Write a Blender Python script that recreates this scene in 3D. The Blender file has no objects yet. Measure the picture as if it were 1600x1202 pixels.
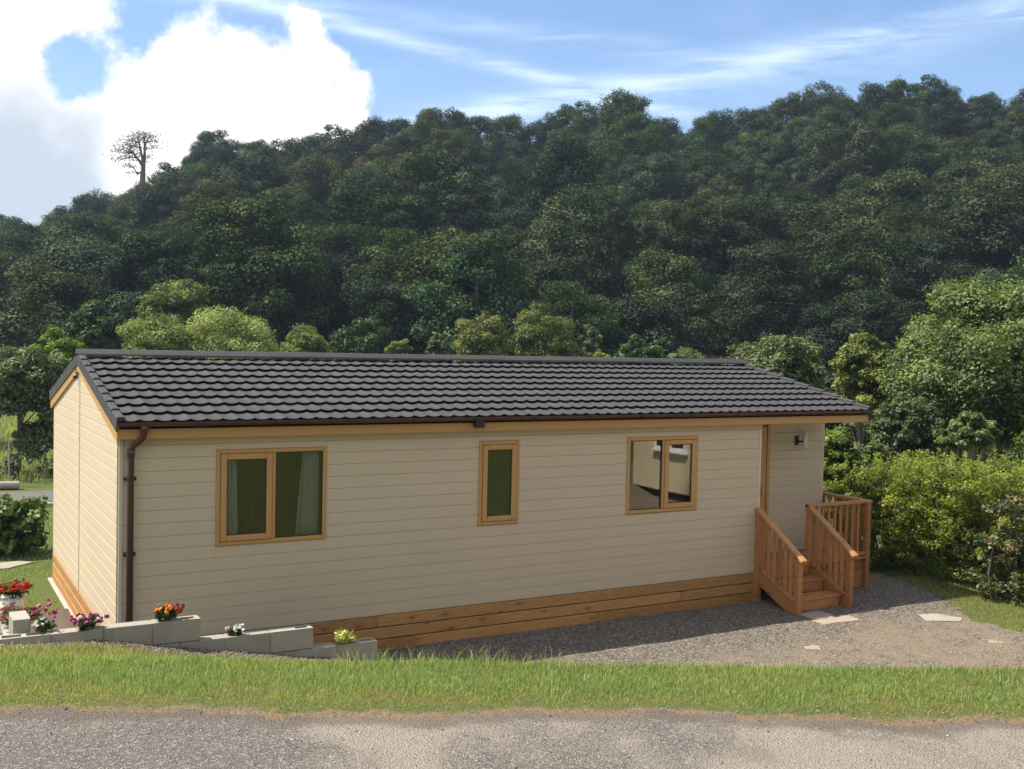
import bpy, math, random
import numpy as np
from mathutils import Vector, Matrix
R_ = math.radians
rng = np.random.default_rng(7)
random.seed(7)
S = bpy.context.scene
COL = S.collection

# ------------------------------------------------------------------ camera
FPX, CPX, CPY = 1672.0, 800.0, 601.0
CAM = np.array([-1.9347, -11.5962, 3.2136])
YAW, PITCH, ROLL = 0.5173, 0.0372, 0.0218
_cy, _sy, _cp, _sp = math.cos(YAW), math.sin(YAW), math.cos(PITCH), math.sin(PITCH)
FWD = np.array([_sy*_cp, _cy*_cp, -_sp]); _r = np.array([_cy, -_sy, 0.0]); _u = np.cross(_r, FWD)
RIGHT = math.cos(ROLL)*_r + math.sin(ROLL)*_u; UP = -math.sin(ROLL)*_r + math.cos(ROLL)*_u
FH = np.array([_sy, _cy]); RH = np.array([_cy, -_sy])          # horizontal view axes: depth, lateral
cd = bpy.data.cameras.new('camera'); cam = bpy.data.objects.new('camera', cd); COL.objects.link(cam)
M = Matrix(((RIGHT[0], UP[0], -FWD[0], CAM[0]), (RIGHT[1], UP[1], -FWD[1], CAM[1]), (RIGHT[2], UP[2], -FWD[2], CAM[2]), (0, 0, 0, 1)))
cam.matrix_world = M
cd.sensor_width = 36.0; cd.lens = 36.0*FPX/1600.0; cd.clip_start = 0.1; cd.clip_end = 3000
S.camera = cam

def pdir(px, py):
    d = FWD + (px-CPX)/FPX*RIGHT - (py-CPY)/FPX*UP
    return d/np.linalg.norm(d)
def at(px, py, t):
    d = FWD + (px-CPX)/FPX*RIGHT - (py-CPY)/FPX*UP
    return CAM + d*t/(d[0]*FH[0]+d[1]*FH[1])
def ts(x, y):
    dx, dy = x-CAM[0], y-CAM[1]
    return dx*FH[0]+dy*FH[1], dx*RH[0]+dy*RH[1]
def xy(t, s):
    return CAM[0]+t*FH[0]+s*RH[0], CAM[1]+t*FH[1]+s*RH[1]

# ------------------------------------------------------------------ light
SUN = np.array([-0.54, 0.335, 1.0]); SUN /= np.linalg.norm(SUN)
EL = math.asin(SUN[2]); AZ = math.atan2(SUN[0], SUN[1])
ld = bpy.data.lights.new('sun', 'SUN'); ld.energy = 4.35; ld.angle = R_(0.5); ld.color = (1.0, 0.94, 0.83)
lo = bpy.data.objects.new('sun', ld); COL.objects.link(lo)
lo.rotation_euler = Vector(tuple(SUN)).to_track_quat('Z', 'Y').to_euler(); lo.location = (-60, 80, 200)

W = bpy.data.worlds.new('World'); S.world = W; W.use_nodes = True
nt = W.node_tree; N = nt.nodes; L = nt.links
for n in list(N): N.remove(n)
class NB:
    """small node builder"""
    def __init__(s, tree): s.t = tree; s.n = tree.nodes; s.l = tree.links
    def put(s, inp, v):
        if isinstance(v, bpy.types.NodeSocket): s.l.new(v, inp)
        elif v is not None:
            if isinstance(v, (tuple, list)) and len(v) == 3 and inp.type == 'RGBA': v = (*v, 1)
            inp.default_value = v
    def m(s, op, a, b=None, c=None, clamp=False):
        n = s.n.new('ShaderNodeMath'); n.operation = op; n.use_clamp = clamp
        for i, v in enumerate((a, b, c)):
            if v is not None: s.put(n.inputs[i], v)
        return n.outputs[0]
    def vm(s, op, a, b=None, out=0):
        n = s.n.new('ShaderNodeVectorMath'); n.operation = op
        s.put(n.inputs[0], a)
        if b is not None: s.put(n.inputs[1], b)
        return n.outputs[out]
    def noise(s, vec, scale, detail=4, rough=.55, dist=0.0, out='Fac'):
        n = s.n.new('ShaderNodeTexNoise'); s.put(n.inputs['Vector'], vec)
        n.inputs['Scale'].default_value = scale; n.inputs['Detail'].default_value = detail
        n.inputs['Roughness'].default_value = rough; n.inputs['Distortion'].default_value = dist
        return n.outputs[out]
    def voro(s, vec, scale, feature='F1', out='Distance', rnd=1.0):
        n = s.n.new('ShaderNodeTexVoronoi'); n.feature = feature; s.put(n.inputs['Vector'], vec)
        n.inputs['Scale'].default_value = scale; n.inputs['Randomness'].default_value = rnd
        return n.outputs[out]
    def ramp(s, f, stops, interp='LINEAR'):
        n = s.n.new('ShaderNodeValToRGB'); s.put(n.inputs[0], f); cr = n.color_ramp; cr.interpolation = interp
        while len(cr.elements) < len(stops): cr.elements.new(0.5)
        for e, (p, c) in zip(cr.elements, stops):
            e.position = p; e.color = (c, c, c, 1) if isinstance(c, (int, float)) else (*c, 1)
        return n.outputs[0]
    def mix(s, f, a, b, blend='MIX'):
        n = s.n.new('ShaderNodeMix'); n.data_type = 'RGBA'; n.blend_type = blend
        s.put(n.inputs[0], f); s.put(n.inputs[6], a); s.put(n.inputs[7], b)
        return n.outputs[2]
    def smooth(s, v, a, b, lo=0.0, hi=1.0):
        n = s.n.new('ShaderNodeMapRange'); n.interpolation_type = 'SMOOTHSTEP'
        s.put(n.inputs[0], v); n.inputs[1].default_value = a; n.inputs[2].default_value = b
        n.inputs[3].default_value = lo; n.inputs[4].default_value = hi
        return n.outputs[0]
    def coord(s, w='Object'): return s.n.new('ShaderNodeTexCoord').outputs[w]
    def mapping(s, v, scale=(1, 1, 1), loc=(0, 0, 0)):
        n = s.n.new('ShaderNodeMapping'); s.put(n.inputs[0], v); n.inputs['Scale'].default_value = scale
        n.inputs['Location'].default_value = loc; return n.outputs[0]
    def rnd(s): return s.n.new('ShaderNodeObjectInfo').outputs['Random']
    def attr(s, name):
        n = s.n.new('ShaderNodeAttribute'); n.attribute_name = name; return n.outputs['Fac']
    def bump(s, h, strength=.3, dist=.01):
        n = s.n.new('ShaderNodeBump'); s.put(n.inputs['Height'], h)
        n.inputs['Strength'].default_value = strength; n.inputs['Distance'].default_value = dist
        return n.outputs[0]
w = NB(nt)
sky = N.new('ShaderNodeTexSky'); sky.sky_type = 'NISHITA'; sky.sun_disc = False
sky.sun_elevation = EL; sky.sun_rotation = AZ; sky.air_density = 1.0; sky.dust_density = 0.5; sky.ozone_density = 1.6; sky.altitude = 50
D = w.coord('Generated')
D = w.vm('NORMALIZE', D)
# clouds live in the sky's own directions; DW is the direction rippled by noise so that outlines billow
def ripple(v, scale, amt):
    c = w.noise(v, scale, 6, .6, out='Color')
    return w.vm('ADD', v, w.vm('MULTIPLY', w.vm('SUBTRACT', c, (.5, .5, .5)), (amt, amt, amt)))
DW = w.vm('NORMALIZE', ripple(ripple(D, 8.0, .075), 32.0, .022))
def blob(px, py, r):
    c = pdir(px, py)
    d = w.vm('DOT_PRODUCT', DW, tuple(c), 1)
    k = 1-math.cos(r*1.05/FPX)                     # angular radius
    return w.m('EXPONENT', w.m('MULTIPLY', w.m('SUBTRACT', 1.0, d), -1.0/k))
blobs = [(-60, 40, 130), (50, 10, 70), (120, 10, 50), (165, 35, 36), (20, 130, 80), (60, 205, 95), (150, 240, 95), (-80, 250, 160), (40, 330, 130), (200, 145, 56),
         (255, 108, 56), (318, 92, 54), (290, 185, 105), (375, 132, 52), (415, 175, 62), (470, 205, 52), (520, 212, 38), (230, 240, 90), (385, 240, 90),
         (487, 50, 27), (491, 84, 26), (513, 112, 25), (560, 155, 30), (545, 195, 30), (140, 330, 100)]
acc = None
for b in blobs:
    v = w.m('SUBTRACT', 1.0, w.m('MULTIPLY', blob(*b), .93)); acc = v if acc is None else w.m('MULTIPLY', acc, v)
acc = w.m('SUBTRACT', 1.0, acc)
hole = w.m('ADD', w.m('ADD', blob(118, 80, 36), blob(108, 118, 34)), blob(212, 30, 30), clamp=True)
acc = w.m('SUBTRACT', acc, w.m('MULTIPLY', hole, .95))
nz = w.m('ADD', w.m('MULTIPLY', w.noise(D, 9.0, 10, .60, .35), .6), w.m('MULTIPLY', w.noise(D, 30.0, 9, .66, .2), .4)); nz2 = w.noise(D, 2.2, 6, .55)
dens = w.m('ADD', acc, w.m('MULTIPLY', w.m('SUBTRACT', nz, .5), 2.6))
cl = w.smooth(dens, .30, .98)
# cumulus added outside the view, spread wide to lift and warm the ambient light
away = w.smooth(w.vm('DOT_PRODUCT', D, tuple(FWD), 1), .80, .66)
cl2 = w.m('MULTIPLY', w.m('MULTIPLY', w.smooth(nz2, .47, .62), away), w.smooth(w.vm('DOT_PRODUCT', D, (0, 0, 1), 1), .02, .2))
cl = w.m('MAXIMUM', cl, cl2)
# cirrus streaks
def streak(p0, p1, wd, amt, c0):
    a, b = pdir(*p0), pdir(*p1); n = np.cross(a, b); n /= np.linalg.norm(n)
    q = w.m('ABSOLUTE', w.vm('DOT_PRODUCT', D, tuple(n), 1))
    band = w.m('EXPONENT', w.m('MULTIPLY', w.m('POWER', w.m('DIVIDE', q, wd/FPX), 2.0), -1.0))
    lim = w.smooth(w.vm('DOT_PRODUCT', D, tuple(pdir(*c0[0])), 1), math.cos(c0[1]*1.3/FPX), math.cos(c0[1]*.6/FPX))
    return w.m('MULTIPLY', w.m('MULTIPLY', band, lim), amt)
wisp = w.noise(w.mapping(D, (3, 3, 26)), 3.0, 6, .6, .6)
st = w.m('ADD', streak((420, 8), (880, 130), 11, .62, ((640, 70), 420)), streak((880, 150), (1600, 12), 20, .50, ((1260, 80), 620)))
st = w.m('ADD', st, streak((300, -10), (900, 60), 14, .3, ((600, 20), 420)))
st = w.m('ADD', st, streak((700, 190), (1200, 120), 26, .25, ((980, 150), 420)))
st = w.m('MULTIPLY', st, w.smooth(wisp, .25, .7))
st = w.m('ADD', st, w.m('MULTIPLY', w.smooth(w.noise(w.mapping(D, (2, 2, 9)), 2.5, 6, .6, .8), .4, .85), .08))
skyc = w.mix(1.0, sky.outputs[0], (1.0, 1.0, 1.0), 'MULTIPLY')
hs = N.new('ShaderNodeHueSaturation'); L.new(skyc, hs.inputs['Color']); hs.inputs['Saturation'].default_value = 1.1; hs.inputs['Hue'].default_value = .505
skyc = hs.outputs[0]
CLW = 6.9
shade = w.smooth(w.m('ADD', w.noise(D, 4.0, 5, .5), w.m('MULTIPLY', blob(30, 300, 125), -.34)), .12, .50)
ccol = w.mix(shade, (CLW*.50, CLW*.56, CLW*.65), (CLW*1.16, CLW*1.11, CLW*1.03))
skyc = w.mix(w.m('MULTIPLY', st, 1.0, clamp=True), skyc, (CLW*.82, CLW*.96, CLW*1.12))
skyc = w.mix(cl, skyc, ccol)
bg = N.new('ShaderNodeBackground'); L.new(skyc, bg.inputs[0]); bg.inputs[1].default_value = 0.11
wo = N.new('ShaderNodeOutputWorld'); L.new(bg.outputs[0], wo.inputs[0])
W.cycles.sampling_method = 'MANUAL'; W.cycles.sample_map_resolution = 512
S.view_settings.view_transform = 'Standard'; S.view_settings.look = 'None'
S.view_settings.exposure = 0.8; S.view_settings.gamma = 1.0; S.view_settings.use_curve_mapping = False
try:
    S.cycles.max_bounces = 8; S.cycles.transparent_max_bounces = 12
    S.cycles.diffuse_bounces = 3; S.cycles.volume_bounces = 0
    S.cycles.use_denoising = True
except Exception: pass

# ------------------------------------------------------------------ materials
MATS = {}
def pmat(name, colf, rough=.7, bumpf=None, bs=.3, bd=.01, spec=.4, metal=0.0, roughf=None):
    m = bpy.data.materials.new(name); m.use_nodes = True; t = m.node_tree
    b = t.nodes['Principled BSDF']; k = NB(t)
    k.put(b.inputs['Base Color'], colf(k) if callable(colf) else colf)
    b.inputs['Roughness'].default_value = rough; b.inputs['Specular IOR Level'].default_value = spec; b.inputs['Metallic'].default_value = metal
    if roughf: k.put(b.inputs['Roughness'], roughf(k))
    if bumpf: k.put(b.inputs['Normal'], k.bump(bumpf(k), bs, bd))
    MATS[name] = m; return m
def sc(c, f): return tuple(x*f for x in c)
def vary(c, amt=.1, scale=6, robj=.06, sx=(1, 1, 1)):
    def f(k):
        n = k.noise(k.mapping(k.coord(), sx), scale, 5)
        v = k.m('ADD', k.m('MULTIPLY', k.m('SUBTRACT', n, .5), 2*amt), k.m('MULTIPLY', k.m('SUBTRACT', k.rnd(), .5), 2*robj))
        return k.mix(1.0, (*c,), k.ramp(k.m('ADD', v, .5), [(0, .4), (1, 1.6)]), 'MULTIPLY')
    return f
def rgbpos(k):   # world position
    return k.n.new('ShaderNodeNewGeometry').outputs['Position']
def cladc(k):
    p = rgbpos(k)
    g = k.noise(k.mapping(p, (1.5, 1.5, 40)), 6, 4); d = k.noise(p, .9, 5)
    sp = k.noise(p, 60, 2)
    c = k.mix(g, (.56, .445, .305), (.63, .51, .355))
    c = k.mix(k.m('MULTIPLY', k.smooth(d, .45, .8), .22), c, (.47, .38, .27))
    return k.mix(k.m('MULTIPLY', k.smooth(sp, .4, .75), .14), c, (.42, .34, .24))
pmat('cladding', cladc, .5, lambda k: k.noise(k.mapping(rgbpos(k), (3, 3, 60)), 8, 4), .25, .003, spec=.35)
pmat('cream_trim', vary((.62, .54, .41), .05, 3, 0), .45)
def oak(k):
    p = rgbpos(k)
    w1 = k.noise(k.mapping(p, (7, 7, 7)), 9, 5, .6, 1.5)
    return k.mix(w1, (.40, .20, .065), (.62, .35, .13))
pmat('oak_upvc', oak, .38, spec=.5)
def timber(base, dark, knot):
    def f(k):
        p = k.vm('ADD', rgbpos(k), k.vm('SCALE', (1, 1, 1), None)) if False else rgbpos(k)
        r = k.rnd()
        off = k.n.new('ShaderNodeCombineXYZ'); k.put(off.inputs[0], k.m('MULTIPLY', r, 37.0)); k.put(off.inputs[1], k.m('MULTIPLY', r, 11.0)); k.put(off.inputs[2], k.m('MULTIPLY', r, 5.0))
        p = k.vm('ADD', p, off.outputs[0])
        gr = k.noise(k.mapping(p, (1.2, 1.2, 16)), 3.5, 6, .62, 2.6)
        kn = k.voro(k.mapping(p, (3.6, 3.6, 8.5)), 1.0, 'F1')
        c = k.mix(k.smooth(gr, .3, .7), base, dark)
        c = k.mix(k.smooth(kn, .19, .10), c, knot)
        c = k.mix(k.m('MULTIPLY', k.smooth(kn, .42, .18), .55), c, dark)
        v = k.m('ADD', k.m('MULTIPLY', r, .45), .78)
        cc = k.n.new('ShaderNodeCombineColor'); [k.put(cc.inputs[i], v) for i in range(3)]
        return k.mix(1.0, c, cc.outputs[0], 'MULTIPLY')
    return f
pmat('skirt_timber', timber((.50, .262, .092), (.34, .16, .048), (.085, .035, .014)), .62, lambda k: k.noise(k.mapping(rgbpos(k), (2, 2, 40)), 5, 4), .3, .004)
pmat('deck_timber', timber((.50, .235, .085), (.35, .14, .046), (.11, .04, .015)), .5, lambda k: k.noise(k.mapping(rgbpos(k), (20, 20, 3)), 5, 4), .3, .004)
pmat('rail_timber', timber((.62, .32, .12), (.48, .22, .075), (.16, .06, .02)), .5, lambda k: k.noise(k.mapping(rgbpos(k), (20, 20, 3)), 5, 4), .3, .004)
def tilec(k):
    p = rgbpos(k)
    g = k.noise(p, 160, 2); d = k.noise(p, 2.0, 5)
    c = k.mix(k.smooth(g, .3, .7), (.034, .032, .034), (.076, .072, .075))
    c = k.mix(k.m('MULTIPLY', k.smooth(d, .4, .8), .3), c, (.085, .085, .075))
    v = k.m('ADD', k.m('MULTIPLY', k.rnd(), .22), .89)
    cc = k.n.new('ShaderNodeCombineColor'); [k.put(cc.inputs[i], v) for i in range(3)]
    return k.mix(1.0, c, cc.outputs[0], 'MULTIPLY')
pmat('roof_granule', tilec, .78, lambda k: k.noise(rgbpos(k), 220, 2), .5, .004, spec=.3)
pmat('roof_dark', vary((.018, .017, .018), .1, 20), .8)
pmat('brown_plastic', vary((.075, .028, .018), .12, 9, 0), .34, spec=.55)
pmat('dark_plastic', vary((.03, .022, .022), .1, 9), .45)
pmat('interior', vary((.20, .19, .17), .1, 2), .8)
pmat('interior_dark', vary((.05, .045, .04), .1, 2), .9)
pmat('curtain', lambda k: k.mix(k.noise(k.mapping(rgbpos(k), (30, 30, 2)), 3, 3), (.72, .75, .72), (.88, .89, .86)), .9)
pmat('lamp_metal', vary((.55, .55, .55), .05, 5), .3, metal=.9)
pmat('lamp_glass', vary((.8, .8, .78), .03, 5), .3)
pmat('white_paint', vary((.78, .78, .75), .06, 5), .5)
pmat('caravan_cream', vary((.66, .56, .36), .05, 4, .03), .5)
def conc(c0, c1, b=.35):
    def f(k):
        p = rgbpos(k)
        n = k.noise(p, 14, 6, .65); s = k.voro(p, 90, 'F1'); d = k.noise(p, 2.6, 5)
        c = k.mix(n, c0, c1)
        c = k.mix(k.smooth(s, .35, .15), c, sc(c0, .72))
        c = k.mix(k.m('MULTIPLY', k.smooth(d, .5, .75), b), c, sc(c0, .6))
        v = k.m('ADD', k.m('MULTIPLY', k.rnd(), .2), .9)
        cc = k.n.new('ShaderNodeCombineColor'); [k.put(cc.inputs[i], v) for i in range(3)]
        return k.mix(1.0, c, cc.outputs[0], 'MULTIPLY')
    return f
pmat('concrete', conc((.31, .285, .235), (.43, .40, .335)), .92, lambda k: k.noise(rgbpos(k), 130, 3), .6, .006, spec=.15)
pmat('mortar', conc((.34, .31, .26), (.46, .42, .35)), .95, lambda k: k.noise(rgbpos(k), 130, 3), .6, .006, spec=.1)
pmat('paving', conc((.29, .225, .175), (.43, .34, .27), .5), .9, lambda k: k.noise(rgbpos(k), 90, 3), .5, .005, spec=.15)
pmat('pale_stone', conc((.26, .235, .19), (.40, .37, .30), .5), .9, lambda k: k.noise(rgbpos(k), 60, 3), .5, .01, spec=.15)
pmat('white_stone', conc((.46, .45, .41), (.60, .58, .53), .2), .9, lambda k: k.noise(rgbpos(k), 60, 3), .4, .005, spec=.15)
pmat('soil', vary((.115, .078, .05), .3, 18), .95, lambda k: k.noise(rgbpos(k), 40, 5), .8, .02)
pmat('bark', lambda k: k.mix(k.noise(k.mapping(rgbpos(k), (6, 6, 1.5)), 6, 5), (.10, .085, .065), (.23, .20, .16)), .9, lambda k: k.noise(k.mapping(rgbpos(k), (8, 8, 2)), 6, 5), .8, .03)
pmat('bark_pale', lambda k: k.mix(k.noise(k.mapping(rgbpos(k), (6, 6, 1.5)), 6, 5), (.30, .25, .18), (.46, .40, .30)), .9, lambda k: k.noise(k.mapping(rgbpos(k), (8, 8, 2)), 6, 5), .8, .03)
def gravelc(k):
    p = rgbpos(k)
    cells = k.n.new('ShaderNodeTexVoronoi'); k.put(cells.inputs['Vector'], p); cells.inputs['Scale'].default_value = 48
    hs_ = k.n.new('ShaderNodeSeparateColor'); k.l.new(cells.outputs['Color'], hs_.inputs[0])
    c = k.ramp(hs_.outputs[0], [(0, (.075, .062, .05)), (.45, (.14, .118, .094)), (.8, (.205, .175, .138)), (1, (.36, .32, .26))])
    d = k.noise(p, .75, 7, .6); d2 = k.noise(p, 3.5, 5)
    c2 = k.mix(k.noise(p, 22, 5), (.17, .13, .09), (.29, .23, .16))
    sx = k.n.new('ShaderNodeSeparateXYZ'); k.put(sx.inputs[0], p)
    far = k.smooth(k.m('ADD', sx.outputs[1], k.m('MULTIPLY', d, 2.4)), -.1, -1.0)
    f = k.m('MULTIPLY', far, k.smooth(d2, .3, .62))
    c = k.mix(k.m('MULTIPLY', f, .85), c, c2)
    return k.mix(k.m('MULTIPLY', k.smooth(d, .56, .75), .35), c, (.10, .085, .07))
pmat('gravel', gravelc, .95, lambda k: k.m('ADD', k.voro(rgbpos(k), 48), k.noise(rgbpos(k), 16, 4)), .8, .02, spec=.2)
def roadc(k):
    p = rgbpos(k)
    cells = k.n.new('ShaderNodeTexVoronoi'); k.put(cells.inputs['Vector'], p); cells.inputs['Scale'].default_value = 115
    hs_ = k.n.new('ShaderNodeSeparateColor'); k.l.new(cells.outputs['Color'], hs_.inputs[0])
    c = k.ramp(hs_.outputs[0], [(0, (.092, .082, .072)), (.5, (.145, .13, .111)), (.85, (.20, .178, .15)), (1, (.33, .30, .26))])
    d = k.noise(p, .9, 8, .62, .4); d2 = k.noise(p, 3.2, 6, .6)
    sep_ = k.n.new('ShaderNodeSeparateXYZ'); k.put(sep_.inputs[0], p)
    c = k.mix(k.m('MULTIPLY', k.smooth(k.m('ADD', d, k.m('MULTIPLY', k.m('ADD', sep_.outputs[0], .4), .05)), .44, .62), .62), c, (.34, .285, .225))
    c = k.mix(k.m('MULTIPLY', k.smooth(d2, .52, .70), .40), c, (.115, .105, .094))
    dirt = k.attr('dirt')
    return k.mix(k.m('MULTIPLY', k.smooth(k.m('ADD', dirt, k.m('MULTIPLY', k.m('SUBTRACT', d2, .5), .9)), .35, .75), .75), c, (.13, .10, .078))
pmat('road_chip', roadc, .93, lambda k: k.m('ADD', k.voro(rgbpos(k), 115), k.m('MULTIPLY', k.noise(rgbpos(k), 9, 5), 1.2)), .8, .012, spec=.22)
pmat('tarmac', vary((.125, .11, .098), .12, 3), .9)
def groundc(k):
    p = rgbpos(k)
    n1 = k.noise(p, 1.2, 6); n2 = k.noise(p, 14, 4); n3 = k.noise(p, 60, 2)
    g = k.mix(n2, (.075, .105, .024), (.135, .165, .045))
    g = k.mix(k.m('MULTIPLY', k.smooth(n1, .5, .72), .6), g, (.17, .155, .06))
    d = k.mix(k.noise(p, 30, 4), (.15, .105, .065), (.30, .22, .14))
    dry = k.smooth(k.m('ADD', k.attr('dry'), k.m('MULTIPLY', k.m('SUBTRACT', n2, .5), .9)), .35, .7)
    c = k.mix(dry, g, d)
    return k.mix(k.m('MULTIPLY', k.smooth(n3, .3, .7), .3), c, (.06, .055, .03))
pmat('ground_turf', groundc, .95, lambda k: k.noise(rgbpos(k), 45, 5), .9, .03, spec=.1)
pmat('wood_floor', vary((.045, .045, .022), .3, .5), .95, spec=.05)
m = bpy.data.materials.new('grass_blade'); m.use_nodes = True; k = NB(m.node_tree)
for n in list(m.node_tree.nodes): m.node_tree.nodes.remove(n)
c_ = k.mix(k.attr('dry'), k.ramp(k.attr('tint'), [(0, (.12, .185, .05)), (.5, (.26, .34, .115)), (1, (.43, .48, .22))]), k.ramp(k.attr('tint'), [(0, (.26, .18, .08)), (1, (.52, .40, .22))]))
c_ = k.mix(k.m('MULTIPLY', k.smooth(k.noise(rgbpos(k), 1.6, 4), .35, .65), .45), c_, k.mix(1.0, c_, (1.25, 1.15, .9), 'MULTIPLY'))
a_ = m.node_tree.nodes.new('ShaderNodeBsdfDiffuse'); k.put(a_.inputs[0], c_); b_ = m.node_tree.nodes.new('ShaderNodeBsdfTranslucent'); k.put(b_.inputs[0], k.mix(1.0, c_, (1.3, 1.35, .7), 'MULTIPLY'))
x_ = m.node_tree.nodes.new('ShaderNodeMixShader'); x_.inputs[0].default_value = .42; k.l.new(a_.outputs[0], x_.inputs[1]); k.l.new(b_.outputs[0], x_.inputs[2])
o = m.node_tree.nodes.new('ShaderNodeOutputMaterial'); k.l.new(x_.outputs[0], o.inputs[0]); MATS['grass_blade'] = m
def leafmat(name, stops, trans=.3, gloss=.05, hazy=.0, tcol=1.25):
    m = bpy.data.materials.new(name); m.use_nodes = True; t = m.node_tree; k = NB(t)
    for n in list(t.nodes): t.nodes.remove(n)
    c = k.ramp(k.attr('tint'), stops)
    r = k.rnd()
    hsn = t.nodes.new('ShaderNodeHueSaturation'); k.put(hsn.inputs['Color'], c)
    k.put(hsn.inputs['Hue'], k.m('ADD', k.m('MULTIPLY', k.m('SUBTRACT', k.m('FRACT', k.m('MULTIPLY', r, 7.31)), .5), .018+hazy*.04), .5))
    k.put(hsn.inputs['Value'], k.m('ADD', k.m('MULTIPLY', r, .5+hazy*.3), .75-hazy*.15))
    k.put(hsn.inputs['Saturation'], k.m('ADD', k.m('MULTIPLY', k.m('FRACT', k.m('MULTIPLY', r, 3.17)), .32), .84-hazy*.06))
    c = hsn.outputs[0]
    df = t.nodes.new('ShaderNodeBsdfDiffuse'); k.put(df.inputs[0], c)
    tr = t.nodes.new('ShaderNodeBsdfTranslucent'); k.put(tr.inputs[0], k.mix(1.0, c, (tcol, tcol*1.1, .55), 'MULTIPLY'))
    gl = t.nodes.new('ShaderNodeBsdfGlossy'); gl.inputs[0].default_value = (.9, .95, 1, 1); gl.inputs[1].default_value = .5
    m1 = t.nodes.new('ShaderNodeMixShader'); m1.inputs[0].default_value = trans; k.l.new(df.outputs[0], m1.inputs[1]); k.l.new(tr.outputs[0], m1.inputs[2])
    m2 = t.nodes.new('ShaderNodeMixShader'); m2.inputs[0].default_value = gloss; k.l.new(m1.outputs[0], m2.inputs[1]); k.l.new(gl.outputs[0], m2.inputs[2])
    o = t.nodes.new('ShaderNodeOutputMaterial'); k.l.new(m2.outputs[0], o.inputs[0])
    MATS[name] = m; return m
leafmat('leaf_hill_a', [(0, (.017, .032, .010)), (.6, (.044, .070, .022)), (1, (.105, .135, .052))], .14, .005, 1)
leafmat('leaf_hill_b', [(0, (.022, .034, .011)), (.6, (.056, .072, .023)), (1, (.12, .13, .050))], .14, .005, 1)
leafmat('leaf_hill_c', [(0, (.015, .028, .013)), (.6, (.038, .062, .027)), (1, (.095, .128, .060))], .14, .006, 1)
leafmat('leaf_hill_d', [(0, (.045, .042, .020)), (.6, (.085, .075, .034)), (1, (.13, .105, .055))], .25, .012, 1)
leafmat('leaf_bright', [(0, (.11, .14, .026)), (.5, (.24, .27, .06)), (1, (.38, .39, .12))], .34, .018)
leafmat('leaf_olive', [(0, (.07, .09, .02)), (.5, (.165, .195, .046)), (1, (.28, .295, .085))], .3, .016)
leafmat('leaf_mid', [(0, (.042, .066, .018)), (.5, (.105, .145, .042)), (1, (.21, .24, .09))], .3, .02)
leafmat('leaf_fresh', [(0, (.05, .08, .014)), (.5, (.14, .185, .034)), (1, (.27, .31, .08))], .33, .02)
leafmat('leaf_dark', [(0, (.022, .042, .014)), (.5, (.050, .082, .026)), (1, (.10, .14, .045))], .25, .02)
leafmat('leaf_glossy', [(0, (.04, .06, .016)), (.6, (.12, .145, .04)), (.85, (.24, .24, .10)), (1, (.34, .17, .06))], .22, .03)
leafmat('leaf_privet', [(0, (.055, .085, .012)), (.5, (.22, .275, .035)), (1, (.44, .48, .08))], .42, .018)
leafmat('leaf_yellow', [(0, (.35, .36, .05)), (.5, (.55, .54, .09)), (1, (.72, .68, .18))], .3, .05)
leafmat('needle_grey', [(0, (.05, .05, .045)), (1, (.11, .105, .09))], .1, .03)
for nm, a, b in [('petal_red', (.42, .035, .02), (.60, .09, .05)), ('petal_pink', (.42, .10, .16), (.60, .24, .30)), ('petal_magenta', (.28, .02, .09), (.55, .13, .30)),
                 ('petal_white', (.72, .72, .66), (.85, .84, .80)), ('petal_orange', (.68, .20, .02), (.80, .36, .05)), ('petal_rust', (.26, .04, .012), (.42, .09, .025)),
                 ('petal_violet', (.16, .05, .22), (.50, .36, .52))]:
    pmat(nm, (lambda a, b: lambda k: k.mix(k.rnd(), a, b))(a, b), .7, spec=.2)
# glass: reflects like a double pane, lets the room show through
m = bpy.data.materials.new('window_glass'); m.use_nodes = True; t_ = m.node_tree; k = NB(t_)
for n in list(t_.nodes): t_.nodes.remove(n)
fr = t_.nodes.new('ShaderNodeFresnel'); fr.inputs[0].default_value = 1.55
fac = k.m('MULTIPLY', fr.outputs[0], 2.0, clamp=True)
tp = t_.nodes.new('ShaderNodeBsdfTransparent'); tp.inputs[0].default_value = (.84, .84, .82, 1)
gg = t_.nodes.new('ShaderNodeBsdfGlossy'); gg.inputs[1].default_value = 0.0
k.put(gg.inputs['Normal'], k.bump(k.noise(rgbpos(k), 2.0, 2), .02, .01))
mx = t_.nodes.new('ShaderNodeMixShader'); k.put(mx.inputs[0], fac); k.l.new(tp.outputs[0], mx.inputs[1]); k.l.new(gg.outputs[0], mx.inputs[2])
o = t_.nodes.new('ShaderNodeOutputMaterial'); k.l.new(mx.outputs[0], o.inputs[0]); MATS['window_glass'] = m

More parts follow.
